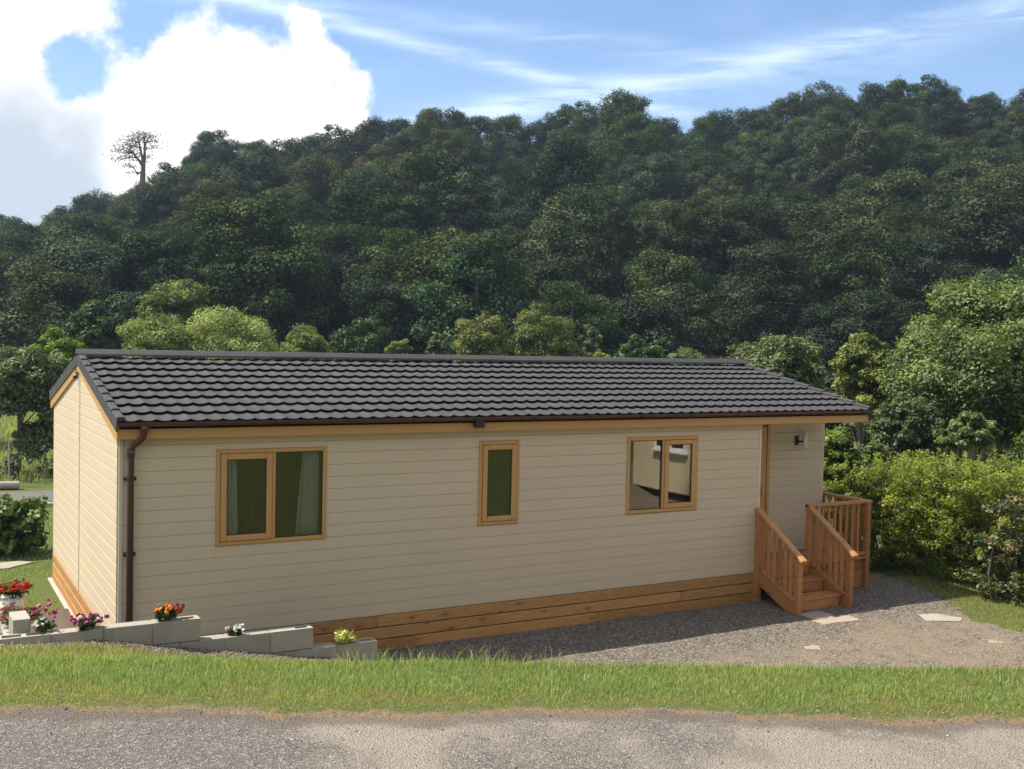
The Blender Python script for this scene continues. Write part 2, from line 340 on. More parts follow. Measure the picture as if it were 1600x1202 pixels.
# ------------------------------------------------------------------ object helpers
def link(name, me, mat, parent=None, **kw):
    o = bpy.data.objects.new(name, me); COL.objects.link(o)
    if mat is not None and me is not None and len(me.materials) == 0:
        for mm in (mat if isinstance(mat, (list, tuple)) else [mat]): me.materials.append(MATS[mm])
    if parent is not None: o.parent = parent
    for a, b in kw.items(): o[a] = b
    return o
def thing(name, label, cat, loc=(0, 0, 0), rz=0.0, group=None):
    o = bpy.data.objects.new(name, None); COL.objects.link(o); o.empty_display_size = .2
    o.location = loc; o.rotation_euler = (0, 0, rz); o['label'] = label; o['category'] = cat
    if group: o['group'] = group
    return o
def npmesh(name, V, F, attrs=None, smooth=False, matidx=None):
    V = np.asarray(V, dtype=np.float32); F = np.asarray(F, dtype=np.int32)
    me = bpy.data.meshes.new(name); nf, n = F.shape
    me.vertices.add(len(V)); me.vertices.foreach_set('co', V.ravel())
    me.loops.add(nf*n); me.loops.foreach_set('vertex_index', F.ravel())
    me.polygons.add(nf); me.polygons.foreach_set('loop_start', np.arange(0, nf*n, n, dtype=np.int32))
    me.polygons.foreach_set('loop_total', np.full(nf, n, dtype=np.int32))
    if smooth: me.polygons.foreach_set('use_smooth', np.ones(nf, dtype=bool))
    if matidx is not None: me.polygons.foreach_set('material_index', np.asarray(matidx, dtype=np.int32))
    for a, v in (attrs or {}).items():
        at_ = me.attributes.new(a, 'FLOAT', 'POINT'); at_.data.foreach_set('value', np.asarray(v, dtype=np.float32))
    me.update(); me.validate(); return me
class MB:
    def __init__(s): s.v = []; s.f = []
    def add(s, vs, fs):
        b = len(s.v); s.v += [tuple(v) for v in vs]; s.f += [tuple(i+b for i in f) for f in fs]; return s
    def box(s, x0, x1, y0, y1, z0, z1, ch=0.0):
        if ch <= 0:
            return s.add([(x0,y0,z0),(x1,y0,z0),(x1,y1,z0),(x0,y1,z0),(x0,y0,z1),(x1,y0,z1),(x1,y1,z1),(x0,y1,z1)],
                         [(0,3,2,1),(4,5,6,7),(0,1,5,4),(1,2,6,5),(2,3,7,6),(3,0,4,7)])
        c = ((x0+x1)/2, (y0+y1)/2, (z0+z1)/2); h = ((x1-x0)/2, (y1-y0)/2, (z1-z0)/2)
        return s.obox(c, ((1,0,0),(0,1,0),(0,0,1)), h, ch)
    def obox(s, c, ax, h, ch=.004):
        """oriented box, chamfered; ax three unit axes, h half sizes"""
        ax = [np.array(a, float) for a in ax]; c = np.array(c, float); vs = []; idx = {}
        for i in range(3):
            for sg in np.ndindex(2, 2, 2):
                q = [(-1, 1)[b] for b in sg]
                off = sum(ax[j]*q[j]*(h[j]-(0 if j == i else ch)) for j in range(3))
                idx[(i, tuple(q))] = len(vs); vs.append(c+off)
        fs = []
        for i in range(3):
            j, k_ = (i+1) % 3, (i+2) % 3
            for sg in (-1, 1):
                def q(a, b):
                    t = [0, 0, 0]; t[i] = sg; t[j] = a; t[k_] = b; return idx[(i, tuple(t))]
                f = [q(-1,-1), q(1,-1), q(1,1), q(-1,1)]
                fs.append(tuple(f if sg > 0 else f[::-1]))
        for i in range(3):
            j, k_ = (i+1) % 3, (i+2) % 3       # edges along i, between faces j and k_
            for a in (-1, 1):
                for b in (-1, 1):
                    def q(face, e):
                        t = [0, 0, 0]; t[i] = e; t[j] = a; t[k_] = b; return idx[(face, tuple(t))]
                    f = [q(j,-1), q(j,1), q(k_,1), q(k_,-1)]
                    fs.append(tuple(f if a*b < 0 else f[::-1]))
        for sg in np.ndindex(2, 2, 2):
            q = tuple((-1, 1)[b] for b in sg); f = [idx[(0,q)], idx[(1,q)], idx[(2,q)]]
            fs.append(tuple(f if q[0]*q[1]*q[2] > 0 else f[::-1]))
        return s.add(vs, fs)
    def beam(s, p0, p1, wd, ht, ch=.004, up=(0, 0, 1)):
        p0 = np.array(p0, float); p1 = np.array(p1, float); d = p1-p0; ln = np.linalg.norm(d); d /= ln
        sd = np.cross(d, up); sd /= np.linalg.norm(sd); u = np.cross(sd, d)
        return s.obox((p0+p1)/2, (d, sd, u), (ln/2, wd/2, ht/2), ch)
    def tube(s, pts, rad, n=8, cap=True):
        pts = [np.array(p, float) for p in pts]; rad = rad if hasattr(rad, '__len__') else [rad]*len(pts)
        rings = []; prev = None
        for i, p in enumerate(pts):
            d = pts[min(i+1, len(pts)-1)]-pts[max(i-1, 0)]; d /= (np.linalg.norm(d)+1e-9)
            a = np.cross(d, (0, 0, 1)) if prev is None else np.cross(d, np.cross(prev, d))
            if np.linalg.norm(a) < 1e-4: a = np.cross(d, (0, 1, 0))
            a /= np.linalg.norm(a); b = np.cross(d, a); prev = a if prev is None else a
            rings.append([p+rad[i]*(math.cos(2*math.pi*j/n)*a+math.sin(2*math.pi*j/n)*b) for j in range(n)])
        vs = [v for r in rings for v in r]; fs = []
        for i in range(len(pts)-1):
            for j in range(n):
                fs.append((i*n+j, i*n+(j+1) % n, (i+1)*n+(j+1) % n, (i+1)*n+j))
        if cap: fs.append(tuple(range(n))[::-1]); fs.append(tuple((len(pts)-1)*n+j for j in range(n)))
        return s.add(vs, fs)
    def extrude(s, prof, o, a, u, v):
        """closed profile of (p,q) along vector a from o; axes u,v"""
        o, a, u, v = [np.array(t, float) for t in (o, a, u, v)]; n = len(prof)
        vs = [o+u*p+v*q for p, q in prof]+[o+a+u*p+v*q for p, q in prof]
        fs = [(i, (i+1) % n, n+(i+1) % n, n+i) for i in range(n)]+[tuple(range(n))[::-1], tuple(range(n, 2*n))]
        return s.add(vs, fs)
    def mesh(s, name, smooth=False):
        me = bpy.data.meshes.new(name); me.from_pydata(s.v, [], s.f); me.update()
        if smooth: me.polygons.foreach_set('use_smooth', [True]*len(me.polygons))
        return me
    def build(s, name, mat, parent=None, smooth=False, **kw):
        return link(name, s.mesh(name, smooth), mat, parent, **kw)

# ------------------------------------------------------------------ terrain
def sstep(v, a, b):
    x = np.clip((v-a)/(b-a), 0, 1); return x*x*(3-2*x)
def hash2(x, y, s=0.0):
    return np.sin(x*1.7+s)*np.cos(y*2.3+s*1.3)*.5+np.sin(x*4.1+y*2.7+s*2.1)*.3+np.sin(x*9.3-y*7.1+s)*.15
SKX = [-400, -150, 0, 75, 110, 180, 230, 280, 330, 400, 430, 500, 560, 680, 750, 850, 900, 960, 1000, 1040, 1100, 1180, 1260, 1330, 1360, 1450, 1500, 1540, 1600, 1800, 2100]
SKY = [350, 335, 327, 337, 314, 282, 264, 236, 205, 218, 215, 200, 185, 165, 175, 180, 155, 148, 165, 185, 170, 158, 127, 140, 126, 120, 140, 148, 130, 135, 150]
def horizon(px): return 538+.0217*(px-772)
TC = 150.0
def crest_z(px):
    return CAM[2]+(horizon(px)-np.interp(px, SKX, SKY))/FPX*TC
def H(x, y):
    x = np.asarray(x, float); y = np.asarray(y, float); t, s = ts(x, y)
    px = CPX+FPX*s/np.maximum(t, 20)
    # yard level, left side bank level held by the block wall
    zb = -.42+.78*np.clip((3.5-x)/3.9, 0, 1)
    left = sstep(x, -1.02, -1.09)
    zb = np.where(x < -1.0, .36, zb)
    k = np.clip((t-5.75)/4.1, 0, 1)
    cr = 1.447+.055*np.clip((s+2.75)/5.5, -.3, 1.5)
    bank = cr+(zb-cr)*(1-(1-k)**1.25)
    bank = np.where(t > 9.85, zb, bank)
    bank = np.where(t < 5.75, 1.55-(1.55-cr)*sstep(t, 4.65, 5.75), bank)
    bank = np.where(t < 4.6, 1.55+.0*t, bank)
    step = sstep(y, -.97, -.90)
    low = -.42+0*x
    leftfall = -.42+(bank+.42)*(1-sstep(y, -.9, 3.2))
    z = np.where(y > -.97, low*step+bank*(1-step), bank)
    z = z*(1-left)+leftfall*left
    # right of x = 2.9 and beyond the bank foot it is simply the yard
    # valley field then the wooded hill
    z = z+.018*np.clip(t-34, 0, 38)
    zc = crest_z(px)-9.3
    u = np.clip((t-70)/(TC-70), 0, 1)
    z = z+(zc-z)*np.where(t > 70, (.82*u+.18*u*u), 0)
    z = np.where(t > TC, zc-.06*(t-TC)+0*z, z)
    z = np.maximum(z, np.where(t > TC, -1.0, -9))
    z = z+.012*hash2(x*1.3, y*1.3)*sstep(t, 4.2, 5.2)
    return z
# short grass stops where the verge runs dry at the road
def edge_t(s): return 4.72+.045*np.sin(s*1.1+.5)+.04*np.sin(s*2.9)+.025*np.sin(s*8.9+1)+.012*np.sin(s*21)+.02*s
def lines(*seg):
    out = []
    for a, b, n in seg: out += list(np.linspace(a, b, n, endpoint=False))
    return np.array(out+[seg[-1][1]])
def sheet(name, xs, ys, dz, mask=None, rot=False, attrf=None, jit=0.0):
    X, Y = np.meshgrid(xs, ys, indexing='ij')
    if rot: X, Y = xy(X, Y)
    if jit: X = X+rng.uniform(-jit, jit, X.shape); Y = Y+rng.uniform(-jit, jit, Y.shape)
    Z = H(X, Y)+dz; ny = Y.shape[1]; nx = X.shape[0]
    V = np.stack([X, Y, Z], -1).reshape(-1, 3)
    i, j = np.meshgrid(np.arange(nx-1), np.arange(ny-1), indexing='ij')
    a = (i*ny+j).ravel(); F = np.stack([a, a+ny, a+ny+1, a+1], -1)
    if rot: F = F[:, ::-1]
    if mask is not None:
        c = V[F].mean(1); F = F[mask(c[:, 0], c[:, 1])]
        used = np.unique(F); rm = np.zeros(len(V), int); rm[used] = np.arange(len(used)); V = V[used]; F = rm[F]
    at_ = {n: f(V[:, 0], V[:, 1]) for n, f in (attrf or {}).items()}
    return npmesh(name, V, F, at_, smooth=True)
def dryness(x, y):
    t, s = ts(x, y)
    d = .95*sstep(t, edge_t(s)+.20, edge_t(s)+.02)+.32*np.clip(hash2(x*1.1, y*1.1, 2.0), 0, 1)
    d = d*(t < 6.2)+.75*np.exp(-((y+1.15)/.25)**2)*(x < 2.7)*(x > -1.3)   # bare earth at the foot of the block wall
    d = d+.55*np.exp(-(((x-11.3)/.5)**2+((y+1.3)/.5)**2))
    d = d+.9*((x > -.95) & (x < 0) & (y > -.9) & (y < 3.3))
    d = d+.55*np.clip(hash2(x*.7, y*.7, 1.0), 0, 1)*(y > 15)
    return np.clip(d, 0, 1)
xs = lines((-900, -80, 10), (-80, -12, 30), (-12, -1.3, 50), (-1.3, -.8, 16), (-.8, 4, 48), (4, 14, 60), (14, 40, 50), (40, 160, 80), (160, 900, 16))
ys = lines((-600, -60, 10), (-60, -12, 24), (-12, -4, 70), (-4, -1.1, 36), (-1.1, -.8, 14), (-.8, 4, 30), (4, 20, 40), (20, 60, 40), (60, 200, 90), (200, 900, 14))
g = link('ground', sheet('ground', xs, ys, 0, attrf={'dry': dryness}), 'ground_turf', kind='structure')
# woodland floor on the hill, a little above the ground sheet
xs2 = np.linspace(66, 200, 60); ys2 = np.linspace(-120, 125, 90)
link('hill', sheet('hill', xs2, ys2, .9, rot=True), 'wood_floor', kind='structure')
# road in front of the camera
road_me = sheet('road', np.linspace(-3.5, 5.4, 170), np.linspace(-30, 30, 600), .006, rot=True,
                mask=lambda x, y: ts(x, y)[0] < edge_t(ts(x, y)[1])+.02*hash2(x*9, y*9),
                attrf={'dirt': lambda x, y: sstep(ts(x, y)[0], edge_t(ts(x, y)[1])-.30, edge_t(ts(x, y)[1])+.05)}, jit=.012)
link('road', road_me, 'road_chip', kind='structure')
def yard_edge(y):
    return np.interp(y, [-12, -4.9, -3.1, -2.2, -1.1, 0, 3], [15, 13.5, 10.9, 10.75, 11.45, 11.9, 12.2])
yard_me = sheet('gravel_yard', np.linspace(1.2, 15, 180), np.linspace(-12, 3.0, 190), .006,
                mask=lambda x, y: (x < yard_edge(y)+.12*hash2(x*5, y*5)) & (ts(x, y)[0] > np.where(x > 10.8, 6.5, 9.3)+.12*hash2(x*3, y*3)) & ((y > -.98) | (x > 2.3)), jit=.02)
link('gravel_yard', yard_me, 'gravel', kind='structure')
# tarmac lane behind on the left
lane = sheet('lane', np.linspace(-40, 6, 60), np.linspace(12.9, 15.3, 8), .008)
link('lane', lane, 'tarmac', kind='structure')
# path at far left beside the block wall
pth = sheet('path', np.linspace(-6, -1.35, 40), np.linspace(1.0, 3.4, 24), .007, mask=lambda x, y: y > 1.1+.15*hash2(x*3, y*3), jit=.02)
link('path', pth, 'paving', kind='structure')

# ------------------------------------------------------------------ the lodge
WD, L1, L2, L3, YR = 5.37, 8.80, 10.82, 10.85, .75
ZE, ZR, ZT, OE, OG = 2.15, 3.0, 2.36, .16, .055
BT = 2.70                                              # batten line / ridge line
lodge = thing('lodge', 'long cream clad holiday lodge with dark tiled roof and timber skirt', 'lodge', (0, 0, 0))
def front(y):   return lambda a, d, z: (a, y-d, z)
def gable(x):   return lambda a, d, z: (x-d, a, z)
def board(mp, a0b, a1b, a0t, a1t, z0, z1, th=.016, mat='cladding', name='cladding_board', parent=None, flip=False):
    g_ = .0022
    sec = [(0.0, z0+g_), (th, z0+g_), (th+.001, z0+.02), (th, z1-.009), (th*.62, z1-g_*.2), (0.0, z1-g_*.2)]
    vs = []
    for side in (0, 1):
        for d, z in sec:
            f = (z-z0)/max(z1-z0, 1e-6); a = (a0b+(a0t-a0b)*f) if side == 0 else (a1b+(a1t-a1b)*f)
            vs.append(mp(a, d, z))
    n = 6; fs = [(i, (i+1) % n, n+(i+1) % n, n+i) for i in range(n)]+[tuple(range(n))[::-1], tuple(range(n, 2*n))]
    if flip: fs = [f[::-1] for f in fs]
    return MB().add(vs, fs).build(name, mat, parent)
BH = .1387
rows = [(i*BH, min((i+1)*BH, ZE)) for i in range(16)]; rows = [r for r in rows if r[1]-r[0] > .02]
# front wall: structural sheet with real openings
WINS = [(1.00, 2.25, .96, 2.01), (4.21, 4.78, .975, 2.02), (6.44, 7.64, .985, 2.01)]
mb = MB(); cur = 0.0
for x0, x1, z0, z1 in WINS:
    mb.box(cur, x0, .002, .07, -.01, ZE); mb.box(x0, x1, .002, .07, -.01, z0); mb.box(x0, x1, .002, .07, z1, ZE); cur = x1
mb.box(cur, L1, .002, .07, -.01, ZE)
fw = mb.build('front_wall', 'cladding', lodge)
for z0, z1 in rows:
    segs = [(.045, L1-.03)]
    pieces = []
    cur = .045
    for wx0, wx1, wz0, wz1 in WINS:
        if z1 <= wz0+1e-4 or z0 >= wz1-1e-4: continue
        pieces.append((cur, wx0, z0, z1))
        if z0 < wz0-.015: pieces.append((wx0, wx1, z0, wz0))
        if z1 > wz1+.015: pieces.append((wx0, wx1, wz1, z1))
        cur = wx1
    pieces.append((cur, L1-.03, z0, z1))
    # a joint between two lengths of board in unbroken rows
    for a0, a1, q0, q1 in pieces:
        board(front(0), a0+.001, a1-.001, a0+.001, a1-.001, q0, q1, parent=fw)
MB().box(0, .043, -.021, .0, -.0, ZE, .004).build('corner_trim', 'cream_trim', fw)
MB().box(L1-.028, L1+.012, -.021, .07, 0, ZE, .004).build('corner_trim', 'cream_trim', fw)
# left gable wall
def roofz(y): return ZR-.06-abs(y-BT)*(ZR-ZT)/(BT+OE)      # underside line of the roof
gm = MB(); gm.extrude([(0.0, -.01), (WD, -.01), (WD, roofz(WD)-.02), (BT, roofz(BT)-.02), (0, roofz(0)-.02)], (.002, 0, 0), (.07, 0, 0), (0, 1, 0), (0, 0, 1))
gw = gm.build('gable_wall', 'cladding', lodge)
slope = (ZR-ZT)/(BT+OE)
def ylim(z):
    h = roofz(0)-.02
    if z <= h: return 0.0, WD
    d = (ZR-.08-z)/slope
    return BT-d, BT+d
zz = 0.0
while zz < ZR-.12:
    z0, z1 = zz, min(zz+BH, ZR-.09); zz += BH
    if z1-z0 < .02: break
    b0, b1 = ylim(z0); t0, t1 = ylim(z1)
    board(gable(0), max(b0, .004), BT-.02, max(t0, .004), BT-.02 if t0 < BT-.02 else t0+.001, z0, z1, parent=gw, flip=True)
    board(gable(0), BT+.02, min(b1, WD-.004), BT+.02 if t1 > BT+.02 else t1-.001, min(t1, WD-.004), z0, z1, parent=gw, flip=True)
MB().box(-.026, -.001, BT-.019, BT+.019, 0, ZR-.12, .004).build('joint_strip', 'cream_trim', gw)
mbk = MB()
for q in range(14): mbk.box(-.030, -.0262, BT-.004, BT+.004, .12+q*.2, .128+q*.2)
mbk.build('screws', 'dark_plastic', gw)
# porch wall (recessed), end wall, back wall, porch return, floor, ceiling, inner partition
pw = MB().box(L1+.07, L2, YR+.002, YR+.07, -.3, ZE).build('porch_wall', 'cladding', lodge)
DX0, DX1 = 8.92, 9.60
for z0, z1 in rows:
    if z1 > .08: board(front(YR), DX1+.07, L2-.03, DX1+.07, L2-.03, max(z0, .08), z1, parent=pw)
MB().box(L2-.028, L2+.014, YR-.02, YR+.07, .06, ZE, .004).build('corner_trim', 'cream_trim', pw)
MB().box(L1+.002, L1+.07, .072, YR, -.01, ZE).box(L2-.07, L2, YR+.072, WD, -.01, ZE).box(0, L2, WD-.07, WD, -.01, ZE).extrude(
    [(0, ZE), (WD, ZE), (WD, roofz(WD)-.02), (BT, roofz(BT)-.02), (0, roofz(0)-.02)], (L2-.07, 0, 0), (.07, 0, 0), (0, 1, 0), (0, 0, 1)).build('end_walls', 'cladding', lodge)
MB().box(.08, L2-.08, .08, WD-.08, -.06, -.012).build('floor', 'interior_dark', lodge)
MB().box(.0, L3-.03, .0, WD, ZE+.002, ZE+.03).build('ceiling', 'interior', lodge)
MB().box(.075, L1, 3.2, 3.26, -.01, ZE).box(3.1, 3.16, .075, 3.2, -.01, ZE).box(5.5, 5.56, .075, 3.2, -.01, ZE).build('partition', 'interior', lodge)
# door in the porch
dr = MB().box(DX0+.04, DX1-.0, YR-.035, YR-.004, .10, 2.04, .005).build('door', 'oak_upvc', lodge)
for px0, px1 in ((DX0+.10, DX0+.33), (DX0+.38, DX1-.08)):
    for q0, q1 in ((.22, .95), (1.08, 1.92)): MB().box(px0, px1, YR-.045, YR-.0355, q0, q1, .004).build('panel', 'oak_upvc', dr)
MB().box(DX1-.09, DX1-.06, YR-.06, YR-.036, 1.0, 1.12, .004).build('handle', 'lamp_metal', dr)
MB().box(DX1+.002, DX1+.065, YR-.05, YR-.0, .08, 2.10, .006).box(DX0-.03, DX1+.065, YR-.052, YR, 2.102, 2.148, .006).build('door_frame', 'oak_upvc', lodge)
# windows
def frame_ring(mb, x0, x1, z0, z1, wd, y0, y1, ch=.006):
    mb.box(x0, x0+wd, y0, y1, z0, z1, ch); mb.box(x1-wd, x1, y0, y1, z0, z1, ch)
    mb.box(x0+wd, x1-wd, y0+.0015, y1, z0, z0+wd, ch); mb.box(x0+wd, x1-wd, y0+.0015, y1, z1-wd, z1, ch)
def window(x0, x1, z0, z1, layout):
    f = MB(); frame_ring(f, x0, x1, z0, z1, .045, -.034, .03)
    wn = f.build('window', 'oak_upvc', lodge)
    for kind, a0, a1 in layout:
        if kind == 'sash':
            s_ = MB(); frame_ring(s_, a0, a1, z0+.047, z1-.047, .064, -.050, -.004, .008); s_.build('sash', 'oak_upvc', wn)
            MB().box(a0+.0665, a1-.0665, -.024, -.018, z0+.113, z1-.113).build('pane', 'window_glass', wn)
            bd = MB(); frame_ring(bd, a0+.0645, a1-.0645, z0+.112, z1-.112, .008, -.030, -.014, .001); bd.build('seal', 'dark_plastic', wn)
        elif kind == 'mullion':
            MB().box(a0, a1, -.036, .03, z0+.0455, z1-.0455, .006).build('mullion', 'oak_upvc', wn)
        else:
            MB().box(a0+.002, a1-.002, -.006, .0, z0+.048, z1-.048).build('pane', 'window_glass', wn)
            bd = MB(); frame_ring(bd, a0, a1, z0+.0455, z1-.0455, .008, -.014, .004, .001); bd.build('seal', 'dark_plastic', wn)
    return wn
window(*WINS[0], [('sash', 1.048, 1.615), ('mullion', 1.617, 1.655), ('fixed', 1.656, 2.204)])
window(*WINS[1], [('sash', 4.258, 4.732)])
window(*WINS[2], [('fixed', 6.486, 7.022), ('mullion', 7.024, 7.058), ('sash', 7.060, 7.592)])
# roof: deck, tiles, ridge, verges
nrow, ncol = 9, 63
LY, LZ = BT+OE, ZR-.03-ZT; SL = math.hypot(LY, LZ)
sv = np.array([0, LY/SL, LZ/SL]); nv = np.array([0, -LZ/SL, LY/SL])       # up the front slope, and its normal
roof = MB().extrude([(-OE+.02, ZT-.05), (BT, ZR-.085), (WD+OE-.02, ZT-.05), (WD+OE-.02, ZT-.10), (BT, ZR-.145), (-OE+.02, ZT-.10)], (-OG+.01, 0, 0), (L3+OG-.02, 0, 0), (0, 1, 0), (0, 0, 1)).build('roof', 'roof_dark', lodge)
PW = (L3+OG-.10)/ncol; PH = SL/nrow
def tile_geo(x0=0.0, nseg=10):
    vs, top = [], []
    def h(u):
        q = abs(2*u-1); return .019*(q**2.4)-.004*max(0, q-.86)/.14
    for i in range(nseg+1):
        u = i/nseg; hh = h(u); x = x0+u*PW
        # bottom lip, nose, mid, top
        dip = .012*(1-abs(2*u-1)**2)
        for a, b in ((.075, hh*.9-.004), (.070, hh+.030), (-.012-dip, hh+.030), (-.016-dip, hh+.038), (-.004-dip, hh+.040), (PH*.5, hh+.022), (PH+.030, hh*.9+.002)):
            vs.append((x, a, b))
    fs = []
    for i in range(nseg):
        for j in range(6):
            p = i*7+j; fs.append((p, p+7, p+8, p+1))
    return np.array(vs), fs
tv, tf = tile_geo()
def tile_world(vs, ox, oy):
    o = np.array([ox, -OE, ZT-.045])+sv*oy
    return o[None]+np.stack([vs[:, 0], 0*vs[:, 0], 0*vs[:, 0]], -1)+vs[:, 1:2]*sv[None]+vs[:, 2:3]*nv[None]
Rm = Matrix(((1, 0, 0), tuple(), tuple())) if False else None
tme = bpy.data.meshes.new('roof_tile'); tme.from_pydata([tuple(v) for v in tv], [], tf); tme.update(); tme.materials.append(MATS['roof_granule'])
tme.polygons.foreach_set('use_smooth', [i % 6 > 3 for i in range(len(tme.polygons))])
ang = math.atan2(LZ, LY); singles = 0; restv = []; restf = []; nb = 0
order = sorted([(r, c) for r in range(nrow) for c in range(ncol)], key=lambda rc: rc[1]*1.0+rc[0]*1.5)
XT0 = -OG+.05
for n_, (r, c) in enumerate(order):
    ox = XT0+c*PW+(PW*.5 if r % 2 and False else 0); oy = r*PH
    if n_ < 296:
        o = bpy.data.objects.new('roof_tile', tme); COL.objects.link(o); o.parent = roof
        p = np.array([ox, -OE, ZT-.045])+sv*oy; o.location = tuple(p+nv*rng.uniform(-.0008, .0012)); o.rotation_euler = (ang, 0, 0)
    else:
        restv.append(tile_world(tv, ox, oy)); restf += [tuple(i+nb for i in f) for f in tf]; nb += len(tv)
# the back slope
for r in range(nrow):
    for c in range(ncol):
        q = tile_world(tv, XT0+c*PW, r*PH); q[:, 1] = 2*BT-q[:, 1]
        restv.append(q); restf += [tuple(i+nb for i in f[::-1]) for f in tf]; nb += len(tv)
link('roof_tiles', npmesh('roof_tiles', np.concatenate(restv), np.array(restf), smooth=False), 'roof_granule', roof, kind='stuff')
# ridge caps
nr = 9; rl = (L3+OG+.02)/nr
for i in range(nr):
    x0 = -OG-.01+i*rl
    prof = [(-.115, -.062), (-.105, -.040), (-.03, .012), (0, .018), (.03, .012), (.105, -.040), (.115, -.062), (.10, -.066), (0, -.015), (-.10, -.066)]
    MB().extrude([(p, q-.002*(i % 2)) for p, q in prof[::-1]], (x0, BT, ZR+.026), (rl+.012, 0, 0), (0, 1, 0), (0, 0, 1)).build('ridge_cap', 'roof_granule', roof)
# verge caps, stepped with the tile courses: left and right end, front and back slope
for side in (0, 1):
    for back in (0, 1):
        for r in range(nrow):
            xo = -OG if side == 0 else L3-.07
            wv = .085
            prof = [(0.0, -.075), (0.0, .054), (.012, .066), (wv-.012, .066), (wv, .054), (wv, .022), (.014, .020), (.014, -.075)]
            if side: prof = [(wv-p, q) for p, q in prof][::-1]
            vs = []; n = len(prof)
            for e, (a, rise) in enumerate(((-.016, .016), (PH-.002, -.004))):
                for p, q in prof:
                    v = np.array([xo, -OE, ZT-.045])+sv*(r*PH+a)+nv*(q+(rise if q > 0 else 0))+np.array([p, 0, 0])
                    if back: v[1] = 2*BT-v[1]
                    vs.append(v)
            fs = [(i, (i+1) % n, n+(i+1) % n, n+i) for i in range(n)]+[tuple(range(n))[::-1], tuple(range(n, 2*n))]
            if back: fs = [f[::-1] for f in fs]
            MB().add(vs, fs).build('verge_cap', 'roof_granule', roof)
# fascia, barge boards, soffit
MB().box(-OG+.035, L3-.04, -OE+.02, -OE+.042, ZE+.004, ZT-.050, .004).build('fascia', 'oak_upvc', lodge)
MB().box(-OG+.035, L3-.04, WD+OE-.042, WD+OE-.02, ZE+.004, ZT-.050, .004).build('fascia', 'oak_upvc', lodge)
MB().box(0.003, L3-.04, -OE+.044, -.002, ZE+.014, ZE+.024).build('soffit', 'oak_upvc', lodge)
for sgn in (1, -1):
    for xo, nm in ((-OG+.012, 'barge_board'), (L3-.036, 'barge_board')):
        p = lambda y, dz: (BT+sgn*(y-BT), dz)
        ye = -OE+.018
        up = lambda y: ZR-.055-(BT-y)*slope-.03
        vs = [(xo, BT+sgn*(y-BT), z) for y, z in ((BT, up(BT)+.012), (ye, up(ye)+.012), (ye, up(ye)-.155), (BT, up(BT)-.15))]
        vs += [(x+.022, y, z) for x, y, z in vs]
        fs = [(0,1,2,3), (7,6,5,4), (0,4,5,1), (1,5,6,2), (2,6,7,3), (3,7,4,0)]
        if sgn < 0: fs = [f[::-1] for f in fs]
        MB().add(vs, fs).build(nm, 'oak_upvc', lodge)
# gutter, brackets, downpipe
gy, gz, gr = -OE-.040, ZT-.028, .046
prof = [(gr*math.cos(a), gr*math.sin(a)) for a in np.linspace(math.pi, 2*math.pi, 9)]+[((gr-.006)*math.cos(a), (gr-.006)*math.sin(a)) for a in np.linspace(2*math.pi, math.pi, 9)]
gut = MB().extrude(prof, (-OG+.01, gy, gz), (L3+OG-.02, 0, 0), (0, 1, 0), (0, 0, 1)).build('gutter', 'brown_plastic', lodge)
for gx in list(np.linspace(.75, 10.6, 13)):
    pr = [(1.18*p, 1.18*q) for p, q in prof[:9]]+[(gr*1.02*math.cos(a), gr*1.02*math.sin(a)) for a in np.linspace(2*math.pi, math.pi, 9)]
    MB().extrude(pr, (gx, gy, gz), (.028, 0, 0), (0, 1, 0), (0, 0, 1)).box(gx+.002, gx+.026, gy+.02, -OE+.019, gz-.066, gz-.04).build('bracket', 'dark_plastic', gut)
for gx in (2.6, 5.7, 8.1):
    pr = [(1.1*p, 1.1*q) for p, q in prof[:9]]+[(gr*1.005*math.cos(a), gr*1.005*math.sin(a)) for a in np.linspace(2*math.pi, math.pi, 9)]
    MB().extrude(pr, (gx, gy, gz), (.12, 0, 0), (0, 1, 0), (0, 0, 1)).build('gutter_joint', 'brown_plastic', gut)
MB().box(4.05, 4.17, -OE-.075, -OE+.018, ZE+.055, ZE+.17, .008).build('outlet_box', 'dark_plastic', gut)
DP = .105
dpm = MB().tube([(DP+.11, gy, gz-.05), (DP+.11, gy, gz-.11), (DP+.105, gy+.01, gz-.15), (DP+.07, gy+.05, gz-.20), (DP+.02, gy+.10, gz-.245), (DP, gy+.115, gz-.29), (DP, gy+.115, -.36)], .034, 14)
dpp = dpm.build('downpipe', 'brown_plastic', lodge, smooth=True)
MB().tube([(DP+.11, gy, gz-.03), (DP+.11, gy, gz-.10)], [.05, .042], 14).build('outlet', 'brown_plastic', dpp, smooth=True)
MB().tube([(DP, gy+.115, gz-.28), (DP, gy+.115, gz-.36)], .041, 14).build('collar', 'brown_plastic', dpp, smooth=True)
for bz in (1.74, .95, .2):
    MB().box(DP-.062, DP+.062, gy+.135, -.020, bz-.018, bz+.018, .004).tube([(DP, gy+.115, bz-.016), (DP, gy+.115, bz+.016)], .040, 14).build('bracket', 'dark_plastic', dpp)
